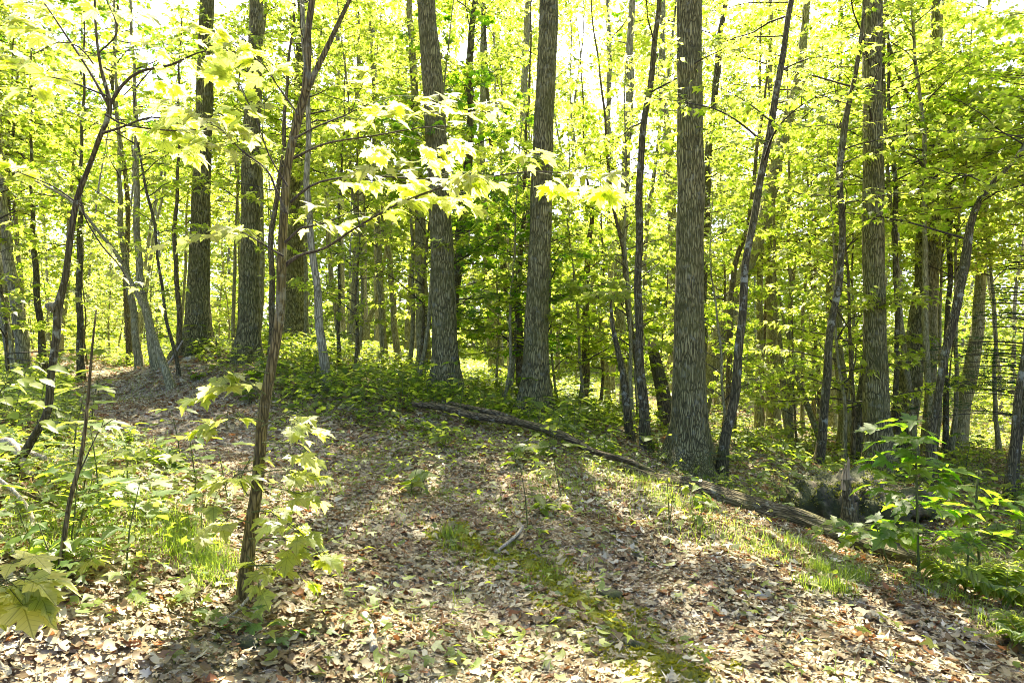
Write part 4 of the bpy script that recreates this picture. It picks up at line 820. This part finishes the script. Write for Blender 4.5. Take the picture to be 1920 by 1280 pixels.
for o_ in C.objects:
    if o_.parent is None and o_.name.startswith(('maple_seedling', 'wild_herb')): byl.setdefault(o_['label'], []).append(o_)
for lab_, os_ in byl.items():
    os_.sort(key=lambda q: q.location.x / q.location.y)
    if len(os_) > 1:
        for i_, q in enumerate(os_): q['label'] = lab_ + (', leftmost' if i_ == 0 else ', rightmost' if i_ == len(os_) - 1 else f', {ORD[i_]} from left')
# the rest as ground cover
acc = Acc(); rg = np.random.default_rng(101)
for n, y0, y1, T, s0, s1, dn in ((42000, 3.0, 8, T_mid, .025, .075, 1), (140000, 8, 20, T_mid, .05, .11, 1), (120000, 20, 48, T_kite, .10, .2, 1)):
    x, y = floor_pts(n, y0, y1, rg); nz = .5 + .5 * np.sin(x * 2.1 + 1.5 * np.sin(y * 1.3)) * np.sin(y * 1.7 + x)
    pxx = CX + F * x / y; k = rg.random(n) < veg_w(x, y) * (.25 + .75 * nz) * np.where((pxx > 1150) & (y < 30), .3, 1); pxx = pxx[k]; x, y = x[k], y[k]; n = len(x); hh = rg.random(n) ** 1.3 * np.where((y > 9) & (CX + F * x / y < 1200), .32, .18) + .03
    a = rg.uniform(0, 6.28, n); put(acc, T, np.column_stack([x, y, zg(x, y) + hh]), np.column_stack([np.cos(a), np.sin(a), np.full(n, .1)]), rg.uniform(s0, s1, n), rg, (-.1, .4), .3, 0)
o = acc.obj('ground_cover', [M_herb]); o['kind'] = 'stuff'; o['label'] = 'low green undergrowth carpeting the forest floor'
# grass
acc = Acc(); rg = np.random.default_rng(102)
def blades(x, y, n, h, sp):
    b = np.column_stack([x + rg.normal(0, sp, n), y + rg.normal(0, sp, n)]); z = zg(b[:, 0], b[:, 1]); a = rg.uniform(0, 6.28, n); hh = h * rg.uniform(.5, 1.2, n)
    dr = np.column_stack([np.cos(a), np.sin(a)]); sd_ = np.column_stack([-dr[:, 1], dr[:, 0]]) * .0018; bend = hh * rg.uniform(.2, 1.3, n)
    b0 = np.column_stack([b - sd_, z]); b1 = np.column_stack([b + sd_, z]); m0 = np.column_stack([b + dr * (bend * .3)[:, None] - sd_ * .8, z + hh * .6]); m1 = np.column_stack([b + dr * (bend * .3)[:, None] + sd_ * .8, z + hh * .6]); t_ = np.column_stack([b + dr * bend[:, None], z + hh * .9])
    V = np.stack([b0, b1, m1, m0, t_], 1).reshape(-1, 3); i = np.arange(n)[:, None] * 5; rn = np.repeat(rg.random(n), 5)
    n0 = acc.n; acc.add(V, i + np.array([[0, 1, 2, 3]]), 0, rn); acc.f[3].append((i + np.array([[3, 2, 4]]) + n0).astype(np.int32)); acc.m[3].append(np.zeros(n, np.int32))
def pxg(px, py):   # ground point under a pixel, by marching
    for Y in np.arange(2.2, 40, .03):
        q = P(px, py, Y)
        if q[2] < zg1(q[0], q[1]): return q[0], q[1]
    return q[0], q[1]
for (px, py, n, h, sp) in [(350,1030,900,.11,.13),(385,1060,700,.10,.1),(330,985,500,.10,.1),(400,1090,300,.08,.07),(250,960,500,.12,.2),(180,900,500,.14,.25),(120,990,400,.12,.2),(90,1040,300,.13,.15),(220,850,400,.12,.3),
     (1540,1075,260,.13,.05),(1600,1090,300,.14,.06),(1570,1110,260,.12,.06),(1520,1100,160,.10,.06),(1500,1030,200,.12,.12),(1430,1040,200,.10,.12),(1330,1000,300,.12,.2),(1250,940,500,.13,.25),(1180,900,500,.13,.3),(1050,910,300,.12,.25),(840,1010,160,.11,.04),(850,1030,120,.09,.05),
     (600,920,300,.08,.2),(720,960,260,.08,.2),(1030,1080,250,.07,.1),(900,1060,200,.07,.12),(1690,1045,200,.12,.1),(1780,1050,260,.14,.12),(1840,1080,300,.16,.15),(1760,1120,200,.13,.12),(700,860,300,.08,.3),(1420,1020,150,.1,.15),(270,740,400,.1,.5),(210,745,300,.1,.5),(1880,1180,200,.12,.1),(520,740,300,.1,.4),(990,950,200,.08,.3)]:
    q = pxg(px, py); blades(q[0], q[1], n, h, sp)
x, y = floor_pts(2500, 3, 12, rg); k = rg.random(2500) < veg_w(x, y) * .5 + .04
for a, b in zip(x[k], y[k]): blades(a, b, 7, .1, .02)
o = acc.obj('grass', [M_grass]); o['kind'] = 'stuff'; o['label'] = 'tufts of thin green grass on the banks'
# moss strip: tiny upright shoots
acc = Acc(); rg = np.random.default_rng(103); x, y = rg.uniform(-1.8, 1.3, 240000), rg.uniform(2.8, 5.8, 240000); k = rg.random(240000) < moss_w(x, y) ** .8; x, y = x[k], y[k]; n = len(x)
a = rg.uniform(0, 6.28, n); put(acc, T_kite, np.column_stack([x, y, zg(x, y) + .004]), np.column_stack([np.cos(a), np.sin(a), rg.uniform(.6, 2.5, n)]), rg.uniform(.009, .02, n) * (.6 + .8 * (np.sin(x * 37 + 3 * np.sin(y * 29)) * np.sin(y * 41) > .1)), rg, (0, .1), .3, 0)
o = acc.obj('moss', [M_mosslow]); o['kind'] = 'stuff'; o['label'] = 'yellow green moss strip running down the path'

# ferns at the right edge
def fern(label, px, py, Y, nf, L, seed):
    rg = np.random.default_rng(seed); q = P(px, py, Y); o = np.array([q[0], q[1], zg1(q[0], q[1])]); t = thing('fern', label, 'fern', o, 'ferns at the right edge')
    for f in range(nf):
        a = f / nf * 6.28 + rg.uniform(-.3, .3); l = L * rg.uniform(.7, 1.1); acc = Acc(); s = np.linspace(0, 1, 18)
        e = R(70) - s * R(75); pts = np.cumsum(np.column_stack([np.cos(a) * np.cos(e), np.sin(a) * np.cos(e), np.sin(e)]) * l / 18, axis=0)
        tube(acc, pts, np.linspace(.0025, .0006, 18), 4, 0, cap=False); lat = np.array([-math.sin(a), math.cos(a), 0])
        for sg in (-1, 1):
            w_ = l * .32 * np.sin(np.clip(s[3:] * 1.15 + .1, 0, 1) * math.pi) + .012; d = sg * lat[None] + .35 * unit(np.gradient(pts, axis=0))[3:]
            put(acc, T_lance, pts[3:], d, w_, rg, (0, .2), .1, 1, stalk=0)
        acc.obj('frond', [M_stem, M_herb], t)
fern('bright sunlit fern at the right edge, the larger one', 1885, 1120, 4.5, 9, .55, 1)
fern('smaller fern just left of the large bright fern', 1790, 1090, 4.9, 8, .42, 2)
fern('low bright fern under the broad-leaved sapling', 1850, 1060, 5.1, 8, .42, 4)
fern('low fern in the lower right corner', 1920, 1230, 3.7, 7, .36, 3)

# ---------------------------------------------------------------- leafy shoots in the foreground right and corners
def shoot(label, pl, Y, layers, ls, T=T_maple, leafm=M_leaf_dk, seed=1, cat='sapling', droop=(-.05, .4)):
    rg = np.random.default_rng(seed); pts, rad = snap_base(pl, Y); p, r = curve(pts, rad, .05, .004, seed); o = p[0].copy()
    t = thing('leafy_shoot', label, cat, o); st = Acc(); tube(st, p, r, 6)
    acc = Acc()
    for (px, py, n, wpx) in layers:
        q = P(px, py, Y); i = int(np.argmin(np.abs(p[:, 2] - q[2]))); s = p[i]; wd = wpx / F * Y / 2
        an = rg.uniform(0, 6.28, n); rr_ = np.sqrt(rg.random(n)) * wd
        tip = q + np.column_stack([np.cos(an) * rr_, np.sin(an) * rr_ * .8, rg.normal(0, .035, n)])
        for b in tip: m_ = (s + b) / 2 + (0, 0, .02); tube(st, np.array([s, m_, b]), np.array([.002, .0016, .001]), 3, 0, cap=False)
        dd = tip - s + rg.normal(0, .05, (n, 3)); dd[:, 2] *= .2
        put(acc, T, tip, unit(dd), ls * rg.uniform(.7, 1.15, n), rg, droop, .25, 0, stalk=0)
    st.obj('stem', [M_stem], t, o); acc.obj('leaves', [leafm], t, o); return t
shoot('deep green maple shoot in front of the crooked dark tree', [(1722,1050,5),(1720,950,5),(1718,850,4),(1712,790,3)], 5.0, [(1700,800,9,110),(1730,850,10,110),(1680,870,8,110),(1735,900,8,80),(1660,920,6,110),(1740,950,14,120),(1690,985,16,160),(1760,1000,14,140),(1700,830,12,110),(1760,880,10,100)], .15, leafm=M_leaf_md, seed=3)
shoot('green maple shoot spreading in front of the boulder', [(1665,1060,4),(1655,1010,4),(1640,975,3)], 5.3, [(1630,985,9,110),(1580,990,6,90),(1650,1005,8,120),(1690,1010,7,100)], .13, leafm=M_leaf_md, seed=4)
shoot('broad-leaved green sapling right of the boulder', [(1838,1040,5),(1830,960,5),(1835,880,3)], 5.6, [(1830,915,7,110),(1835,960,8,120),(1850,1000,9,150),(1890,1010,16,170),(1800,960,12,100),(1870,940,12,110)], .14, leafm=M_leaf_md, seed=5)
shoot('bright pinnate seedling below the broad-leaved sapling', [(1810,1090,4),(1815,1040,4),(1820,1020,3)], 4.8, [(1820,1015,12,110),(1850,1030,8,90)], .085, T_lance, M_herb, 6)
shoot('yellow-green maple seedling standing above the log', [(1328,960,3),(1328,920,3),(1340,900,2)], 6.9, [(1360,910,10,90),(1345,925,6,70)], .11, leafm=M_leaf, seed=7)
shoot('leafy maple seedling at the foot of the black spotted trunk', [(1330,880,3),(1330,860,3),(1335,845,2)], 8.6, [(1400,850,14,130),(1470,860,12,110)], .11, leafm=M_leaf, seed=8)
shoot('pale sunlit leaf spray at the bottom left edge', [(-60,1200,7),(-40,1130,6),(-10,1090,5)], 2.1, [(30,1085,8,130),(10,1120,8,120),(75,1100,5,70)], .12, leafm=M_leaf_sunlit, seed=9, droop=(.1, .8))
shoot('round-leaved sunny shoot at the left edge above the bank', [(-30,900,4),(-10,760,4),(10,720,3)], 3.6, [(20,695,7,80),(70,690,3,60),(10,740,6,100),(50,770,6,110)], .10, T_oval, M_leaf, 10)
shoot('dark glossy seedling at the foot of the mossy forked maple', [(455,1210,3),(450,1180,3),(445,1170,2)], 3.4, [(440,1170,5,80),(470,1190,5,80),(520,1210,7,120)], .085, T_maple, M_leaf_dk, 11)
shoot('pale green maple seedling left of the mossy forked maple', [(362,1170,3),(364,1140,3),(365,1120,2)], 3.5, [(330,1125,4,70),(380,1140,5,80),(360,1160,4,70)], .085, T_maple, M_herb, 12)
shoot('lance-leaved seedling near the bottom left', [(240,1275,3),(240,1255,3),(242,1240,2)], 3.1, [(240,1240,7,80)], .09, T_lance, M_herb, 13)
shoot('tall sunny maple seedling on the bank by the path', [(240,960,4),(240,900,4),(238,850,3)], 4.6, [(240,850,10,130),(290,870,8,110),(200,880,7,90),(340,905,7,110)], .10, T_maple, M_leaf, 14)
shoot('leafy seedling in the middle of the left bank', [(150,1000,4),(152,960,4),(155,930,3)], 4.0, [(160,930,6,100),(215,920,8,110),(280,940,6,90)], .09, T_maple, M_herb, 15)
shoot('low maple seedling in the shaded slope centre', [(820,905,3),(822,880,3),(826,860,2)], 7.3, [(800,860,8,100),(850,865,7,90),(880,875,6,80)], .11, T_maple, M_herb, 16)
shoot('lone green seedling on the moss strip', [(1022,1125,3),(1022,1115,2),(1024,1105,2)], 4.3, [(1025,1115,6,60)], .07, T_oval, M_leaf_dk, 17)

# conifer twigs at the far right: a small hemlock
def conifer(label, px, Y, H, seed):
    rg = np.random.default_rng(seed); x = (px - CX) / F * Y; o = np.array([x, Y, zg1(x, Y)]); t = thing('hemlock', label, 'conifer', o)
    p, r = curve([o - (0, 0, .1), o + (.05, 0, H / 2), o + (0, 0, H)], [.07, .045, .01], .2, .02); acc = Acc(); tube(acc, p, r, 10); acc.obj('trunk', [M_barkm], t, o)
    acc = Acc(); PP = []; DD = []
    for b in range(70):
        f = (b + rg.random()) / 70; h = .8 + f * (H - .9); L = (2.3 * (1 - f) + .3) * rg.uniform(.7, 1.1); a = rg.uniform(0, 6.28); s = o + np.array([0, 0, h]); k = 8; pts = [s]
        for q in range(k): e = .15 - .5 * q / k; pts.append(pts[-1] + np.array([math.cos(a) * math.cos(e), math.sin(a) * math.cos(e), math.sin(e)]) * L / k)
        pts = np.array(pts); tube(acc, pts, np.linspace(.012, .002, k + 1), 4, 0, cap=False); lat = np.array([-math.sin(a), math.cos(a), -.1])
        for j in range(int(L * 9)):
            u = .15 + .85 * rg.random(); q0 = pts[0] + (pts[-1] - pts[0]) * u + np.array([0, 0, .12 * L * math.sin(u * 3.1)]); sg = rg.choice([-1, 1]); tl = .4 * (1.1 - u) * L * .5 + .06
            d = unit(lat * sg + .6 * np.array([math.cos(a), math.sin(a), -.1])); m = int(tl / .018) + 2; PP.append(q0 + d * np.linspace(0, tl, m)[:, None]); an = np.tile([1, -1], m)[:m, None]
            DD.append(d * .6 + an * np.cross(d, [0, 0, 1]))
    PP = np.vstack(PP); DD = np.vstack(DD); put(acc, T_kite, PP, DD, .035, rg, (-.1, .3), .3, 1, stalk=0); acc.obj('crown', [M_twig, M_conifer], t, o)
conifer('dark hemlock with drooping needle sprays at the right edge', 1930, 12, 4.2, 5)
# ---------------------------------------------------------------- END
for k in list(protos.values()):
    for pt in k:
        if pt.name not in used:
            for ch in [c for c in C.objects if c.parent == pt]: bpy.data.objects.remove(ch)
            bpy.data.objects.remove(pt)
